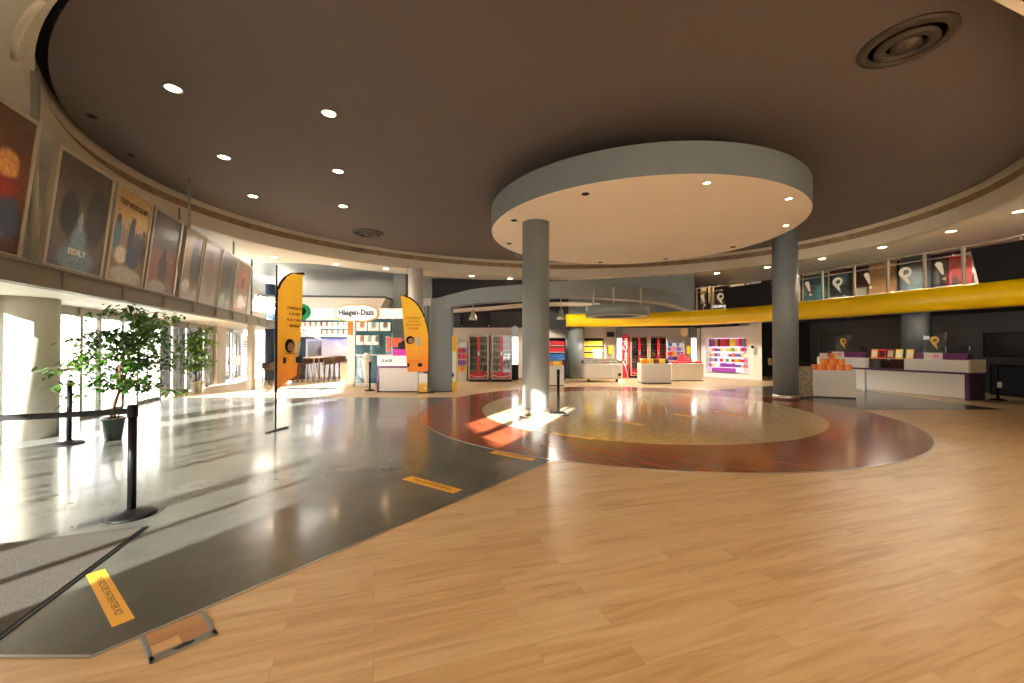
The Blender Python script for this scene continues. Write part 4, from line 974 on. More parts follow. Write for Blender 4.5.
def P_mark(parent, mt_, s_, mm):     # the comma-tailed ring emblem
    m = M(); n = 24; vs = []; fs = []; mt_ = mt_ @ Matrix.Scale(s_, 4)
    for k in range(n + 1):
        a = PI * 1.28 - 2 * PI * .93 * k / n
        vs += [(.27 * math.cos(a), 0, .2 + .27 * math.sin(a)), (.04 + .12 * math.cos(a), 0, .2 + .12 * math.sin(a))]
    fs = [(2 * k, 2 * k + 1, 2 * k + 3, 2 * k + 2) for k in range(n)]
    m.add(vs, fs, mt=mt_); m.add([(-.22, -.001, .04), (-.02, -.001, .08), (.10, -.001, -.06), (.19, -.001, -.48), (-.02, -.001, -.22)], [(0, 1, 2, 3, 4)], mt=mt_)
    return m.build('ring_emblem', mm, parent)
def bang_mark(parent, mt_, s_, mm):
    m = M(); mt_ = mt_ @ Matrix.Scale(s_, 4)
    m.add([(-.2, 0, .4), (-.1, 0, .5), (.04, 0, .48), (.1, 0, .36), (.16, 0, -.15), (.08, 0, -.18)], [(0, 1, 2, 3, 4, 5)], mt=mt_)
    m.lathe([(.08, 0), (.0001, 0)], 14, mt=mt_ @ T(.16, 0, -.38) @ RX); return m.build('exclamation_emblem', mm, parent)
shield(TA, rz, .9, 'clear shield with a gold ring emblem on the near counter half')
shield(TB, rz2, .9, 'clear shield with a gold ring emblem on the far counter half')
for TT, rz_, x, lab in ((TA, rz, .3, 'small black ticket terminal at the near end of the counter'), (TA, rz, .85, 'black terminal behind the near clear shield'), (TB, rz2, .3, 'small black ticket terminal on the far counter half'), (TB, rz2, .95, 'black terminal behind the far clear shield')):
    t = thing('ticket_terminal', lab, 'terminal', TT @ Vector((x + .02, -.36, 1.12)), rz_)
    M().box(-.1, .1, -.07, -.01, 0, .05).build('foot', m_black, t); M().box(-.02, .02, -.06, -.02, .05, .25).build('stand', m_black, t); b = M().bbox(-.13, .13, -.06, -.02, .2, .4, .008).build('screen', m_blackg, t)
cc5 = [1, 0, 7, 3, 3]
for k in range(5):
    q = TA @ Vector((2.48 - .24 * k - (.05 if k == 4 else 0), -.1, 1.12))
    t = thing('leaflet_stand', ['orange printed', 'red and dark printed', 'brown printed', 'yellow edged', 'rightmost leaning pale yellow edged'][k] + ' card in the row on the ticket counter', 'card', q, rz)
    b = M().box(-.1, .1, -.01, .0, 0, .3).build('card', pm[cc5[k]], t); b2 = M().box(-.075, .075, .0, .003, .04, .25).build('printed_area', [m_warmw, m_maroon, m_beigec, m_warmw, m_warmw][k], t)
    b.rotation_euler[0] = b2.rotation_euler[0] = .15
# white display box with the orange boxes, and patterned box
c4 = [tuple(G(813.5, 397.2)[:2]), tuple(G(856.5, 399)[:2])]; a, b = Vector(c4[0]), Vector(c4[1]); u = (b - a).normalized(); nn = Vector((-u.y, u.x))
c4 += [tuple(b + nn * .6), tuple(a + nn * .6)]; rz = math.atan2(u.y, u.x); plinth(c4, .79, 'white display box stacked with orange boxes, right of the column')
ORG = [mat('orange_carton', c, .5, em=.08) for c in ((240, 128, 34), (252, 160, 50), (222, 104, 30))]
w = (b - a).length
for lev, (x0, x1, n) in enumerate(((.0, .93, 13), (.2, .78, 8), (.42, .56, 2))):
    for k in range(n):
        f_ = x0 + (x1 - x0) * (k + .5) / n; q = a + u * w * f_ + nn * .16; bw = w * (x1 - x0) / n * .46
        o = M().bbox(-bw, bw, -.08, .08, 0, .165, .006).build('orange_box', ORG[(k * 2 + lev) % 3], None, (q.x, q.y, .806 + .166 * lev), rz)
        tag(o, 'orange carton in the %s row on the white display box' % ['bottom', 'middle', 'top'][lev], 'box', 'orange cartons, %s row' % ['bottom', 'middle', 'top'][lev])
q = a + u * w * .34 + nn * .4; o = thing('small_price_card', 'white price card behind the orange boxes', 'card', (q.x, q.y, .806), rz); M().box(-.1, .1, -.01, .01, 0, .5).build('card', m_warmw, o)
q = Vector(G(798.5, 398.6)[:2]); u2 = (a - q).normalized(); n2 = Vector((-u2.y, u2.x)); 
c5 = [tuple(q), tuple(a - u2 * .02), tuple(a - u2 * .02 + n2 * .4), tuple(q + n2 * .4)]
mp_ = mottled('patterned_print', [(60, 54, 48), (150, 140, 120), (200, 188, 164), (214, 202, 180)], 14, .5)
cc = plinth(c5, .9, 'narrow box with a dark dotted pattern between column and white display box', mp_, 'patterned_display_box')
for k in range(4):
    o = bottle_m(.04, .2).build('dark_bottle', m_black, None, (cc.x - .24 + .15 * k, cc.y, .917)); tag(o, 'small dark bottle standing on the dark dotted narrow box', 'bottle', 'bottles on the patterned box')
# wall-side things right
WRL = [(16.2, 3), (15.6, 12.5), (13.8, 19)]
def onwall(px0, px1, z0, z1, name, lab, cat_, mm, dep=.06, fr=m_black, poly=WRL, off=.02, facing=1):
    p0, d0 = hit(px0, poly); p1, _ = hit(px1, poly); dd = (p1 - p0); w = dd.length; rz_ = math.atan2(dd.y, dd.x)
    t = thing(name, lab, cat_, (p0.x, p0.y, z0), rz_)
    M().box(0, w, -off - dep, -off, 0, z1 - z0).build('frame', fr, t)
    e = min(.05, w * .06); M().box(e, w - e, -off - dep - .006, -off - dep, e, z1 - z0 - e).build('front_face', mm, t); return t, w, dep + off
onwall(985, 1060, 1.18, 1.95, 'wall_television', 'large black television on the dark wall at the right edge', 'television', m_blackg)
onwall(822, 845, 0.0, 2.05, 'grey_service_door', 'flush dark grey service door in the wall behind the counter', 'door', m_greyd, .02, m_dark)
t, w, dp = onwall(1003, 1055, 0, .95, 'side_counter', 'dark blue side counter below the television at the right edge', 'counter', mat('dark_navy', (24, 34, 46), .5), .5)
p = G(998, 400.3); t = stanchion(p.x, p.y, 'thin barrier post by the right edge beside the ticket counter'); a = Vector((p.x, p.y, .93)); b = a + Vector((2.2, -.9, 0))
o = M().add([(0, 0, -.025), (2.0, .1, -.025), (2.0, .1, .025), (0, 0, .025)], [(0, 1, 2, 3)]).build('barrier_belt', m_belt, None, a); tag(o, 'black belt running right from the barrier post by the ticket counter', 'belt')
o = thing('hanging_tag', 'small pale tag on the barrier post by the ticket counter', 'tag', (p.x - .02, p.y - .06, .36)); M().box(-.06, .06, -.004, .004, 0, .16).build('card', m_warmw, o)
# passage behind right column: dark shelves and small glowing things
p = D(775, 352, 18.5); o = thing('small_lit_frame', 'small lit frame in the dark passage left of the right column', 'picture', p); M().box(-.12, .12, -.02, 0, -.15, .15).build('face', m_warmw, o)
for px, py in ((770, 365), (776, 371)):
    p = D(px, py, 18.2); o = thing('wall_switch_box', 'small brown box in the dark passage, ' + ('upper' if py < 368 else 'lower'), 'box', p); M().bbox(-.08, .08, -.04, .04, 0, .3, .01).build('body', m_tan, o)

# ================================================================== MEZZANINE RAILING
RP = offs(MEP, .06)
rail_px = [1075, 1022, 964.5, 925.5, 888.5, 855.0, 823, 799, 776, 752, 730, 712, 697]
top = [p for p in RP if p[1] > 6.0 and (p[0] / p[1] > .435)]
e = hit(696, RP)[0]; top = [p for p in top if p[1] < e.y] + [tuple(e)]
t = thing('balcony_railing', 'long steel railing with glass panels along the yellow balcony edge', 'railing', (top[0][0], top[0][1], 2.93))
o0 = Vector((top[0][0], top[0][1], 0))
loc = [Vector((p[0], p[1], 0)) - o0 for p in top]
M().tube([(p.x, p.y, .98) for p in loc], .024, 10).build('handrail', m_alu, t)
M().tube([(p.x, p.y, .80) for p in loc], .014, 8).build('upper_rail', m_alu, t)
M().tube([(p.x, p.y, .06) for p in loc], .014, 8).build('lower_rail', m_alu, t)
m_mark = mat('white_glass_mark', (226, 214, 190), .5, em=.15)
pts_ = [hit(px, RP)[0] for px in rail_px]
for i, q in enumerate(pts_):
    l = Vector((q.x, q.y, 0)) - o0; M().bbox(l.x - .03, l.x + .03, l.y - .03, l.y + .03, 0, .98, .005).build('post', m_alu, t)
for i in range(len(pts_) - 1):
    a, b = pts_[i + 1], pts_[i]; dd = b - a; L = dd.length; l = Vector((a.x, a.y, 0)) - o0; rz_ = math.atan2(dd.y, dd.x)
    g = M().box(.06, L - .06, -.006, .006, .1, .76).build('glass_panel', m_glassd, t, l, rz_)
    if i in (2, 4, 6, 11): bang_mark(g, T(L * .42, -.02, .45), .5, m_mark)
    if i in (1, 3, 5, 10): P_mark(g, T(L * .5, -.02, .45), .52, m_mark)
# black leaning boards in front of the railing
for (x0, x1), lab in (((727, 773), 'black leaning board on the balcony railing left of the right column'), ((981, 1060), 'black leaning board on the balcony railing at the right edge')):
    p0, _ = hit(x0, MEP); p1, _ = hit(x1, MEP); dd = p1 - p0; rz_ = math.atan2(dd.y, dd.x); L = dd.length
    t = thing('black_leaning_board', lab, 'board', (p0.x, p0.y, 2.935), rz_)
    b = M().add([(0, -.02, 0), (L, -.02, 0), (L, -.02, .86), (-.1, -.02, .86), (0, .02, 0), (L, .02, 0), (L, .02, .86), (-.1, .02, .86)], [(0, 1, 2, 3), (7, 6, 5, 4), (0, 4, 5, 1), (3, 2, 6, 7), (0, 3, 7, 4), (1, 5, 6, 2)]).build('board', m_black, t)
    b.rotation_euler[0] = .12
# displays on the mezzanine wall
WP = [tuple(q) for q in wallp]
def mezz(px0, px1, z0, z1, lab, bg, bl, fr=m_tan, name='wall_poster', cat_='poster', em=.1):
    p0, _ = hit(px0, WP); p1, _ = hit(px1, WP); dd = p1 - p0; w = dd.length; rz_ = math.atan2(dd.y, dd.x)
    t = thing(name, lab, cat_, (p0.x, p0.y, z0), rz_)
    M().box(0, w, -.09, -.03, 0, z1 - z0).build('frame', fr, t)
    M().box(.05, w - .05, -.1, -.09, .05, z1 - z0 - .05).build('print_panel', picture('mezz_print', w, z1 - z0, bg, bl, .1, .35, em), t)
mezz(729, 746, 3.5, 4.55, 'tan framed bright orange picture on the balcony wall', [(0, (180, 110, 50)), (.6, (240, 190, 130)), (1, (250, 214, 160))], [(.3, .3, .3, .2, (200, 120, 60))], m_beigec, em=.4)
mezz(747, 762, 3.5, 4.56, 'blue and white poster on the balcony wall right of the orange picture', [(0, (220, 220, 216)), (1, (232, 232, 226))], [(.5, .5, .34, .28, (30, 70, 150)), (.6, .2, .3, .1, (30, 60, 130))], m_white, em=.15)
mezz(796, 801.5, 3.1, 4.5, 'narrow glowing orange panel right beside the right column upstairs', [(0, (230, 150, 80)), (1, (250, 200, 140))], [(.5, .5, .2, .1, (200, 110, 60))], m_beigec, em=.5)
mezz(804, 831, 2.95, 4.55, 'teal display in a tan frame on the balcony wall', [(0, (20, 60, 70)), (.5, (24, 96, 110)), (1, (20, 50, 60))], [(.3, .6, .2, .2, (14, 24, 30)), (.7, .4, .2, .3, (30, 116, 130))], m_beigec)
mezz(832, 852, 2.95, 4.4, 'dark teal stall front on the balcony wall', [(0, (18, 30, 34)), (.6, (24, 40, 44)), (1, (30, 80, 92))], [(.5, .8, .4, .1, (40, 110, 124))], m_dark)
mezz(855, 869, 2.95, 3.75, 'pale low panel on the balcony wall below the maroon wall', [(0, (140, 130, 110)), (1, (170, 160, 140))], [(.5, .3, .4, .3, (120, 110, 96))], m_tan)
mezz(871, 899, 2.95, 4.56, 'tall tan wooden panel on the balcony wall left of the column', [(0, (190, 136, 84)), (.5, (168, 116, 72)), (1, (176, 122, 76))], [(.5, .1, .5, .06, (230, 190, 130))], m_tan, 'wooden_panel', 'panel')
mezz(930, 944, 3.0, 4.4, 'dark narrow panel on the balcony wall right of the dark column', [(0, (36, 26, 28)), (1, (50, 24, 28))], [(.5, .5, .3, .3, (30, 30, 34))], m_dark)
mezz(952, 1016, 2.95, 4.4, 'big red display with pale curved stripe on the balcony wall at the right', [(0, (110, 10, 18)), (.5, (168, 14, 26)), (1, (150, 12, 24))], [(.45, .45, .05, .3, (190, 160, 150)), (.1, .2, .12, .4, (50, 16, 20))], m_red1, 'red_display', 'display')
p, _ = hit(976, WP); o = thing('silver_lamp', 'silver ball lamp on top of the red display upstairs', 'lamp', (p.x - .4, p.y - .3, 4.22)); M().ball((0, 0, .1), .13).build('ball', m_steel, o); M().tube([(0, 0, -.9), (0, 0, .02)], .02).build('stem', m_steel, o)
for k, px in enumerate((703, 711)):
    p, _ = hit(px, RP); o = thing('white_floor_sign', 'white standing sign behind the glass railing, ' + ('left' if k == 0 else 'right') + ' one near the grey wall', 'sign', (p.x + .5, p.y + 1.0, 2.9)); M().box(-.12, .12, -.02, .02, .45, 1.2).build('panel', m_tan, o); M().tube([(0, 0, 0), (0, 0, .4)], .02).build('stem', m_alu, o); M().lathe([(.16, 0), (.16, .02)], 16).build('base', m_black, o)
# ================================================================== ICE CREAM SHOP (left back)
SD = 16.0
t = thing('shop_fascia', 'white sign band of the ice cream shop with round and oval signs', 'sign band', (XD(346, SD), SD, 0))
w = XD(404, SD) - XD(284, SD); z0, z1 = D(346, 318.3, SD).z, D(346, 308.5, SD).z
M().box(-w / 2, w / 2, 0, .25, z0, z1).build('band', mat('lit_white_band', (250, 246, 238), .4, em=.35), t)
# oval sign
c = D(356.5, 313.2, SD - .12); t = thing('oval_brand_sign', 'white oval sign with gold wavy border reading Häagen-Dazs', 'sign', c)
def wavy(rx, rz_, am, n=96):
    out = []
    for k in range(n):
        a = 2 * PI * k / n; f_ = 1 + am * math.cos(2 * a) * .6 + .04 * abs(math.sin(4 * a)) - (.05 if abs(math.cos(a)) < .12 else 0)
        out.append((rx * f_ * math.copysign(abs(math.cos(a)) ** .85, math.cos(a)), rz_ * f_ * math.copysign(abs(math.sin(a)) ** .8, math.sin(a))))
    return out
def plate(pts, y0, y1):
    m = M(); m.prism(pts, -y1, -y0, mt=RX); return m
fixn(plate(wavy(.82, .34, .03), -.02, .10).build('gold_border', m_gold, t)); fixn(plate(wavy(.77, .295, .03), -.035, -.02).build('white_face', mat('lit_white_face', (252, 250, 244), .4, em=.4), t))
text('Häagen-Dazs', .30, m_inkb, t, T(0, -.05, .02) @ RX, width=1.36, bold=.009, ext=.004)
# green round sign
c = D(302.5, 312, SD - .15); t = thing('green_round_sign', 'round green sign with white emblem half hidden behind the taller flag', 'sign', c)
M().lathe([(.31, -.04), (.31, .04)], 36, mt=RX).build('disc', m_green, t)
m = M(); m.lathe([(.17, 0), (.0001, 0)], 6, mt=T(0, -.05, .02) @ RX); m.build('white_emblem', m_white, t); m = M(); m.lathe([(.1, 0), (.0001, 0)], 20, mt=T(0, -.055, .04) @ RX); m.build('green_core', m_green, t)
# canopy slab
P = [D(262, 297, 17.0), D(384, 302, 16.4), D(379, 309.5, 15.9), D(262, 309, 15.9)]
t = thing('canopy_slab', 'pale ceiling slab with dark top edge above the ice cream shop sign', 'canopy', (P[0].x, 16.2, 3.1))
o_ = Vector((P[0].x, 16.2, 3.1)); l = XD(382, 16.6) - P[0].x
m = M(); m.add([(0, 0, -.18), (l, 0, -.18), (l + .1, .5, .38), (0, .3, .42), (0, 5, -.18), (l, 5, -.18), (l + .1, 5, .38), (0, 5, .42)], [(0, 1, 2, 3), (0, 4, 5, 1), (1, 5, 6, 2), (3, 2, 6, 7), (0, 3, 7, 4), (4, 7, 6, 5)]); fixn(m.build('slab', m_soff, t))
m = M(); m.add([(0, .28, .42), (l + .12, .48, .38), (l + .12, .48, .45), (0, .28, .5), (0, 5, .42), (l + .12, 5, .38), (l + .12, 5, .45), (0, 5, .5)], [(0, 1, 2, 3), (0, 4, 5, 1), (1, 5, 6, 2), (3, 2, 6, 7), (0, 3, 7, 4), (4, 7, 6, 5)]); fixn(m.build('dark_edge', m_greyd, t))
# photo menu boards: each picture a framed tile
tile_m = [picture('menu_photo', .5, .5, [(0, (232, 224, 214)), (.6, (240, 234, 226)), (1, (220, 214, 206))], [(.5, .55, .22, .3, c)], .3, .4, .35, 0, .1) for c in ((170, 120, 90), (120, 80, 60), (200, 150, 120), (140, 150, 120), (190, 90, 80))]
def board(px0, px1, py0, py1, d, n, rows, lab, grp, nm='menu_picture', back=m_teal):
    a, b = D(px0, py1, d), D(px1, py0, d); w, h = (b.x - a.x) / n, (b.z - a.z) / rows
    tt = thing('menu_board', lab, 'menu board', (a.x, d, a.z)); M().box(-.05, n * w + .05, .02, .06, -.05, rows * h + .05).build('backing', back, tt)
    for r in range(rows):
        for k in range(n):
            g = M().box(.04 * w, .94 * w, -.01, .02, .06 * h, .92 * h).build('picture_tile', tile_m[(k * 3 + r * 2) % 5], tt, (k * w, 0, r * h)); g['label'] = 'food picture tile'
board(300, 350, 321.5, 337.5, 18.0, 9, 2, 'long menu board of two rows of food pictures above the cafe tables', '', back=m_teal)
board(356, 391, 321.5, 331.5, 16.6, 3, 1, 'upper three large ice cream pictures on teal behind the glass case', '')
board(356, 379, 334.5, 345.5, 16.6, 3, 1, 'lower three large ice cream pictures on teal behind the glass case', '')
tt = thing('teal_partition', 'teal partition wall behind the ice cream pictures', 'partition', (XD(373.5, 16.75), 16.75, 0)); M().box(-.75, .72, 0, .06, 0, 2.75).build('panel', m_teal, tt)
o = thing('orange_post', 'orange and white post at the left of the glass case', 'post', (XD(350.7, 16.0), 16.0, 0)); M().box(-.11, .11, -.05, .05, 1.95, 2.55).build('orange_part', mat('orange_paint', (240, 110, 30), .4, em=.1), o); M().box(-.11, .11, -.05, .05, 0, 1.95).build('white_part', m_warmw, o)
# glass case front
t = thing('glass_shop_front', 'white framed glass case front of the ice cream shop', 'glass case', (XD(353.5, 15.7), 15.7, 0)); w = XD(404, 15.7) - XD(353.5, 15.7)
m = M(); m.box(0, .06, -.04, .04, 0, 2.6); m.box(0, w, -.03, .03, 1.16, 1.2); m.box(0, .85, -.04, .04, 0, .1); m.build('white_frame', m_white, t)
M().box(.06, .62, -.005, .005, .1, 1.16).build('glass_pane', m_glassd, t); M().box(.64, w, -.005, .005, 1.2, 2.5).build('glass_pane', m_glassd, t)
o = thing('beige_serving_counter', 'beige curved serving counter behind the glass case', 'counter', (XD(348, 17.4), 17.4, 0)); m = M()
m.prism([(-.3, .0), (.1, -.05), (1.7, -.2), (1.7, .5), (-.3, .6)], 0, .78); m.build('body', m_beigec, o); m = M(); m.add([(-.35, -.05, .78), (.1, -.1, 1.05), (1.7, -.25, 1.15), (1.7, .4, 1.15), (-.35, .4, .8)], [(0, 1, 2, 3, 4)]); m.build('sloping_top', m_beigec, o)
o = thing('ice_cream_cone_figure', 'tall pale cone shaped stand behind the glass near the barrier post', 'cone', (XD(366.5, 15.2), 15.2, 0)); M().lathe([(.04, 0), (.07, .3), (.2, 1.02), (.21, 1.06)], 20).build('cone', m_warmw, o); M().ball((0, 0, 1.12), .16).build('scoop', m_white, o)
# purple-edged ice cream counter
c = G(377, 392.2); c2 = G(421, 390.6); t = thing('ice_cream_counter', 'white ice cream counter with purple frame left of the smaller flag', 'counter', (c.x, c.y, 0), 0); w = c2.x - c.x
M().box(.07, w, 0, .8, .04, .8).build('white_body', m_white, t); M().box(0, .07, -.02, .8, 0, .86).build('purple_side', m_purple, t); M().box(.07, w, -.02, .8, .8, .86).build('purple_edge', m_purple, t)
g = M().box(0, w, .0, .03, .86, 1.2).build('printed_front', picture('warm_print', w, .34, [(0, (250, 248, 244)), (1, (252, 250, 246))], [(.75, .2, .32, .5, (240, 110, 30)), (.95, .6, .3, .6, (230, 70, 40)), (.62, .7, .14, .3, (250, 200, 60))], .3, .4, .3, 0, .05), t)
text('GLACES', .13, m_inkb, t, T(w * .24, -.01, 1.03) @ RX, bold=.004, width=.36)
M().box(w * .36, w * .98, .1, .5, 1.2, 1.42).build('magenta_block', m_magenta, t)
o = thing('coffee_machine', 'black coffee machine on the magenta block of the ice cream counter', 'machine', (c.x + w * .62, c.y + .3, 1.42)); M().bbox(-.2, .2, -.12, .12, 0, .22, .02).build('body', m_black, o); M().bbox(-.1, .1, -.1, .1, .22, .27, .01).build('lid', m_black, o)
for k, (x0, x1, y0, y1) in enumerate(((386, 389.8, 336, 352), (391, 402, 337.5, 347))):
    wallbox(x0, x1, y0, y1, 15.3, 'orange_red_panel', ('narrow red' if k == 0 else 'wide orange-red') + ' panel behind the coffee machine', 'panel', mat('orange_red', (238, 84, 44), .4, em=.2), .03)
o = thing('price_totem', 'low white and yellow printed totem under the smaller flag', 'totem', (XD(423.3, 13.35), 13.35, 0)); M().box(-.15, .13, 0, .06, .02, .62).build('board', picture('totem_print', .3, .6, [(0, (246, 170, 40)), (.45, (250, 200, 90)), (.6, (246, 244, 236)), (1, (250, 248, 244))], [(.3, .25, .3, .1, (250, 220, 120))], .2, .4, .1, 0, .05), o); M().box(-.2, .22, -.1, .15, 0, .02).build('foot', m_black, o)
o = thing('yellow_white_totem', 'tall narrow yellow and white printed totem right of the portal pillar', 'totem', (XD(454, 13.75), 13.75, 0)); M().box(-.10, .06, 0, .05, 0, 1.85).build('board', picture('totem_print', .2, 1.85, [(0, (250, 190, 30)), (.16, (250, 196, 40)), (.2, (246, 246, 240)), (.7, (246, 246, 240)), (.74, (250, 180, 30)), (1, (250, 190, 40))], [(-.4, .3, .5, .04, (60, 70, 140))], .1, .4, .15, 0, .05), o); M().box(.06, .1, -.02, .07, 0, 1.85).build('yellow_edge', m_yel, o)
o = thing('grey_inner_panel', 'narrow pale panel in the slot between smaller flag and portal pillar', 'panel', (XD(427.5, 14.6), 14.6, 0)); M().box(-.14, .14, 0, .1, 0, 2.95).build('panel', m_grey, o)
# cafe: back wall with glow, picture, high tables and stools
o = thing('glowing_back_wall', 'pale cafe back wall with violet blue glow at the top', 'wall panel', (XD(326, 20.5), 20.5, 0)); M().box(-1.6, 1.3, 0, .1, 0, 2.3).build('panel', picture('glow_wall', 3, 2.3, [(0, (226, 218, 214)), (.6, (236, 226, 232)), (1, (190, 180, 240))], [(.2, .9, .4, .12, (150, 150, 250))], .2, .5, .5, 0, .08), o)  # violet light on the wall is painted into its colour and glow
wallbox(307.5, 321.5, 341.5, 361, 20.2, 'framed_picture', 'large framed picture on the pale cafe wall', 'picture', picture('cafe_print', .7, .95, [(0, (170, 140, 120)), (1, (200, 210, 220))], [(.5, .5, .3, .3, (120, 110, 130)), (.4, .2, .2, .1, (210, 150, 90))], .2, .4, .2), .04)
o = thing('teal_cafe_column', 'dark teal square column at the left of the cafe', 'column', (XD(299.5, 18.9), 18.9, 0)); M().bbox(-.25, .2, -.2, .2, 0, 3.0, .02).build('shaft', mat('teal_paint', (40, 82, 96), .5), o)
def table(x, y, lab):
    t = thing('high_cafe_table', lab, 'table', (x, y, 0), 0, 'high cafe tables'); M().lathe([(.22, 0), (.22, .02), (.03, .04)], 20).build('base', m_steel, t); M().lathe([(.03, .03), (.03, 1.03)], 12).build('stem', m_steel, t); M().bbox(-.3, .3, -.3, .3, 1.03, 1.07, .01).build('table_top', m_warmw, t)
def stool(x, y, lab, rz=0, h=.75):
    t = thing('bar_stool', lab, 'stool', (x, y, 0), rz, 'bar stools in the cafe'); M().lathe([(.17, h), (.18, h + .03), (.16, h + .05)], 16).build('seat', m_bark, t)
    for k in range(4):
        a = PI / 4 + k * PI / 2; M().tube([(.2 * math.cos(a), .2 * math.sin(a), 0), (.12 * math.cos(a), .12 * math.sin(a), h)], .012, 6).build('leg', m_greyd, t)
    M().bbox(-.16, .16, .13, .16, h + .05, h + .3, .01).build('backrest', m_bark, t)
tn = ['nearest', 'second', 'third', 'fourth', 'farthest']
for k, (px, d) in enumerate(((314, 17.0), (319, 17.8), (324.5, 18.6), (330, 19.3), (334, 20.0))):
    table(XD(px, d), d, tn[k] + ' high cafe table in the row behind the taller flag')
    if k < 4: stool(XD(px, d) + .52, d + .1, 'bar stool right of the %s high cafe table' % tn[k], .3); stool(XD(px, d) - .55, d + .15, 'bar stool left of the %s high cafe table' % tn[k], -.4)
p = D(294, 372, 18.2); o = thing('brown_armchair', 'brown round armchair in the cafe right of the taller flag', 'armchair', (p.x + .35, 17.2, 0)); M().bbox(-.3, .3, -.28, .28, .1, .42, .06).build('seat', mat('brown_leather', (140, 66, 34), .5), o); M().bbox(-.32, .32, .2, .34, .3, .82, .06).build('backrest', bpy.data.materials['brown_leather'], o)
for k in range(4): M().lathe([(.02, 0), (.02, .1)], 8, ((-.24, .24)[k % 2], (-.2, .2)[k // 2], 0)).build('leg', m_black, o)
for k in range(4):
    px, d = (270.5, 274, 278, 268)[k], (16.0, 16.6, 17.4, 17.0)[k]; stool(XD(px, d), d, 'dark cafe chair outside the glass left of the taller flag, ' + ['nearest', 'second', 'third', 'leftmost'][k], .5 * k, .55)
o = thing('blue_cafe_column', 'dark blue column outside the glass left of the taller flag', 'column', (XD(270, 18.5), 18.5, 0)); M().lathe([(.2, 0), (.2, 4.3)], 20).build('shaft', mat('deep_blue', (52, 74, 96), .5), o)
o = thing('cafe_doormat', 'dark doormat on the floor in front of the cafe', 'mat', (XD(315, 14.6), 14.6, .001)); M().box(-1.0, .75, -.25, .3, 0, .012).build('carpet', m_greyd, o)
# window stickers on the doors
def onfac(px0, px1, py0, py1, name, lab, mm, cat_='sticker'):
    a, _ = hit(px0, [tuple(FAC(2)), tuple(FAC(24))]); b, _ = hit(px1, [tuple(FAC(2)), tuple(FAC(24))]); dd = b - a; z0 = D(px0, py1, a.y).z; z1 = D(px0, py0, a.y).z; z0 = max(z0, .1)
    t = thing(name, lab, cat_, (a.x + fn.x * .02, a.y + fn.y * .02, z0), math.atan2(dd.y, dd.x)); M().box(0, dd.length, -.01, 0, 0, z1 - z0).build('sheet', mm, t); return t, dd.length, z1 - z0
onfac(231, 239.5, 357, 366, 'window_sticker', 'dark red poster stuck on the glass right of the smaller tree', mat('faded_red', (176, 92, 84), .5))
t, w, h = onfac(241, 257, 335, 386, 'window_board', 'white printed board on the glass left of the steel post', m_white, 'board')
for k in range(4): M().box(w * .1, w * (.9 - .1 * (k % 2)), -.014, -.011, h * (.82 - .06 * k), h * (.85 - .06 * k)).build('printed_line', m_ink if k < 3 else m_red1, t)
M().lathe([(.09, 0), (.0001, 0)], 3, mt=T(w * .65, -.015, h * .42) @ RX @ Matrix.Rotation(-PI / 2, 4, 'Z')).build('orange_cone_print', mat('orange_red2', (240, 100, 50), .5), t)
onfac(180, 184, 333, 345, 'window_sticker', 'blue sticker on the glass between the two trees', mat('faded_blue', (120, 140, 176), .5))

# ================================================================== OUTSIDE

# ================================================================== CAMERA, LIGHT
cam = bpy.data.cameras.new('camera'); cam.lens = 36 * F / 1024; cam.sensor_width = 36; cam.clip_end = 300
co = bpy.data.objects.new('camera', cam); COL.objects.link(co); co.location = (0, 0, EYE); co.rotation_euler = (PI / 2 + PITCH, 0, 0); scene.camera = co
def lamp(kind, loc, rot, energy, col=(1, 1, 1), **k):
    l = bpy.data.lights.new('lamp', kind); l.energy = energy; l.color = col
    for a, v in k.items(): setattr(l, a, v)
    o = bpy.data.objects.new('lamp', l); COL.objects.link(o); o.location = loc; o.rotation_euler = rot; return o
el = math.radians(17); az = Vector((.406, .914, 0)); sd = Vector((az.x * math.cos(el), az.y * math.cos(el), -math.sin(el)))
s_ = lamp('SUN', (-20, -30, 14), sd.to_track_quat('-Z', 'Y').to_euler(), SUN, (1, .95, .88), angle=math.radians(.6))
wd = bpy.data.worlds.new('world'); scene.world = wd; wd.use_nodes = True; nt = wd.node_tree; bg = nt.nodes['Background']
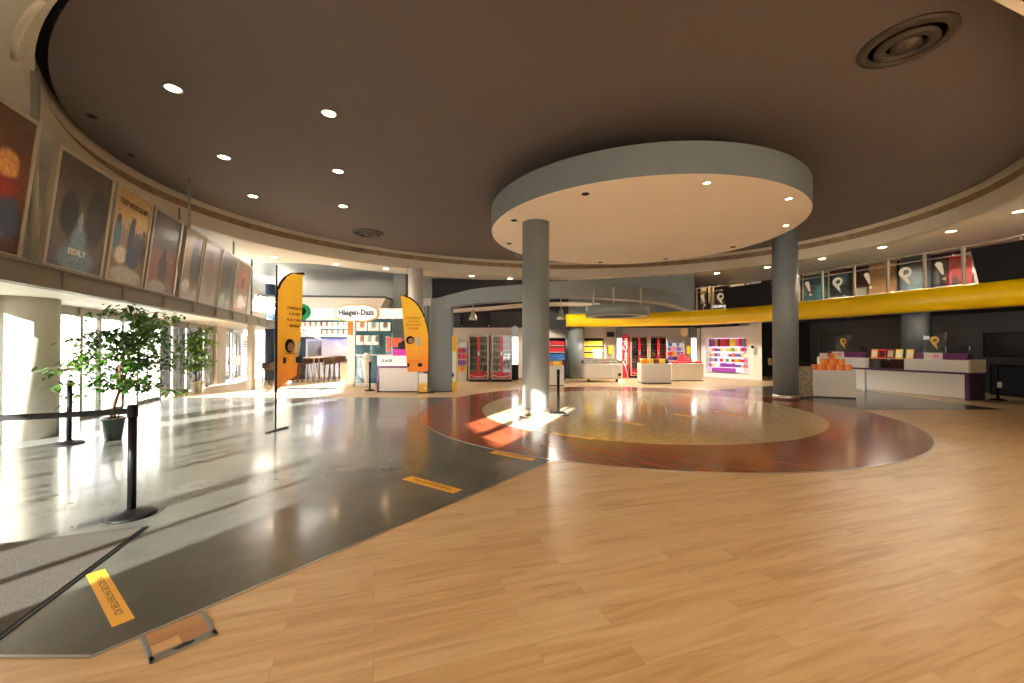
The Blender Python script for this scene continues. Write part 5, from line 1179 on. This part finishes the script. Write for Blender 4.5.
tc = N(nt, 'ShaderNodeTexCoord'); sx = N(nt, 'ShaderNodeSeparateXYZ'); rp = ramp(nt, [(.45, (200, 196, 190)), (.52, (255, 252, 246)), (.8, (214, 228, 250))]); mr = N(nt, 'ShaderNodeMapRange'); mr.inputs[1].default_value = -1; mr.inputs[2].default_value = 1
nt.links.new(tc.outputs['Generated'], sx.inputs[0]); nt.links.new(sx.outputs['Z'], mr.inputs[0]); nt.links.new(mr.outputs[0], rp.inputs[0]); nt.links.new(rp.outputs[0], bg.inputs[0]); bg.inputs[1].default_value = WORLD
# warm lamps: shop and cafe fill, spots at the downlights, added balcony fill
for x, y, e in ((-4, 18.5, 120), (1.5, 16.5, 130), (5.0, 17.6, 150), (8.3, 18.0, 120), (3.2, 14.5, 60)):
    lamp('SPOT', (x, y, 2.3 if y > 17 else 3.8), (0, 0, 0), e * 2.2, (1, .88, .72), spot_size=2.7, shadow_soft_size=.1)  # spots added to brighten the shops, not tied to modelled fixtures
for x, y, e in ((11.9, 13.2, 14),): lamp('AREA', (x, y, 2.55), (0, 0, 0), e, (1, .88, .72), size=.8)
lamp('AREA', (-6.6, 17.6, 2.9), (0, 0, 0), 55, (1, .95, .88), size=2.2)  # this and the next: broad lamps over the cafe, no fixture modelled
lamp('AREA', (-7.5, 14, 4.5), (0, 0, 0), 60, (1, .95, .88), size=2.0)
for px, py in ((173, 88), (329, 113), (224, 157), (338, 171), (253, 196), (343, 206)):
    p = G(px, py, 5.17); lamp('SPOT', (p.x, p.y, 5.15), (0, 0, 0), 60, (1, .86, .66), spot_size=1.6, shadow_soft_size=.08)
for px, py in ((717, 273), (822, 258.5), (882, 247), (951, 231), (1019, 211)):
    p = G(px, py, 4.57); lamp('SPOT', (p.x, p.y, 4.53), (0, 0, 0), 50, (1, .82, .6), spot_size=2.4, shadow_soft_size=.08)
for px, dd, e in ((742, 17.6, 70), (815, 14.0, 90), (850, 13.4, 90), (890, 12.4, 110), (925, 11.9, 110), (985, 10.6, 110)):
    lamp('SPOT', (XD(px, dd) + .7, dd, 4.5), (0, 0, 0), e, (1, .86, .68), spot_size=2.8, shadow_soft_size=.1)  # spots added to brighten the balcony level, no fixtures there
scene.view_settings.view_transform = 'Standard'; scene.view_settings.look = 'None'; scene.view_settings.exposure = EXPO
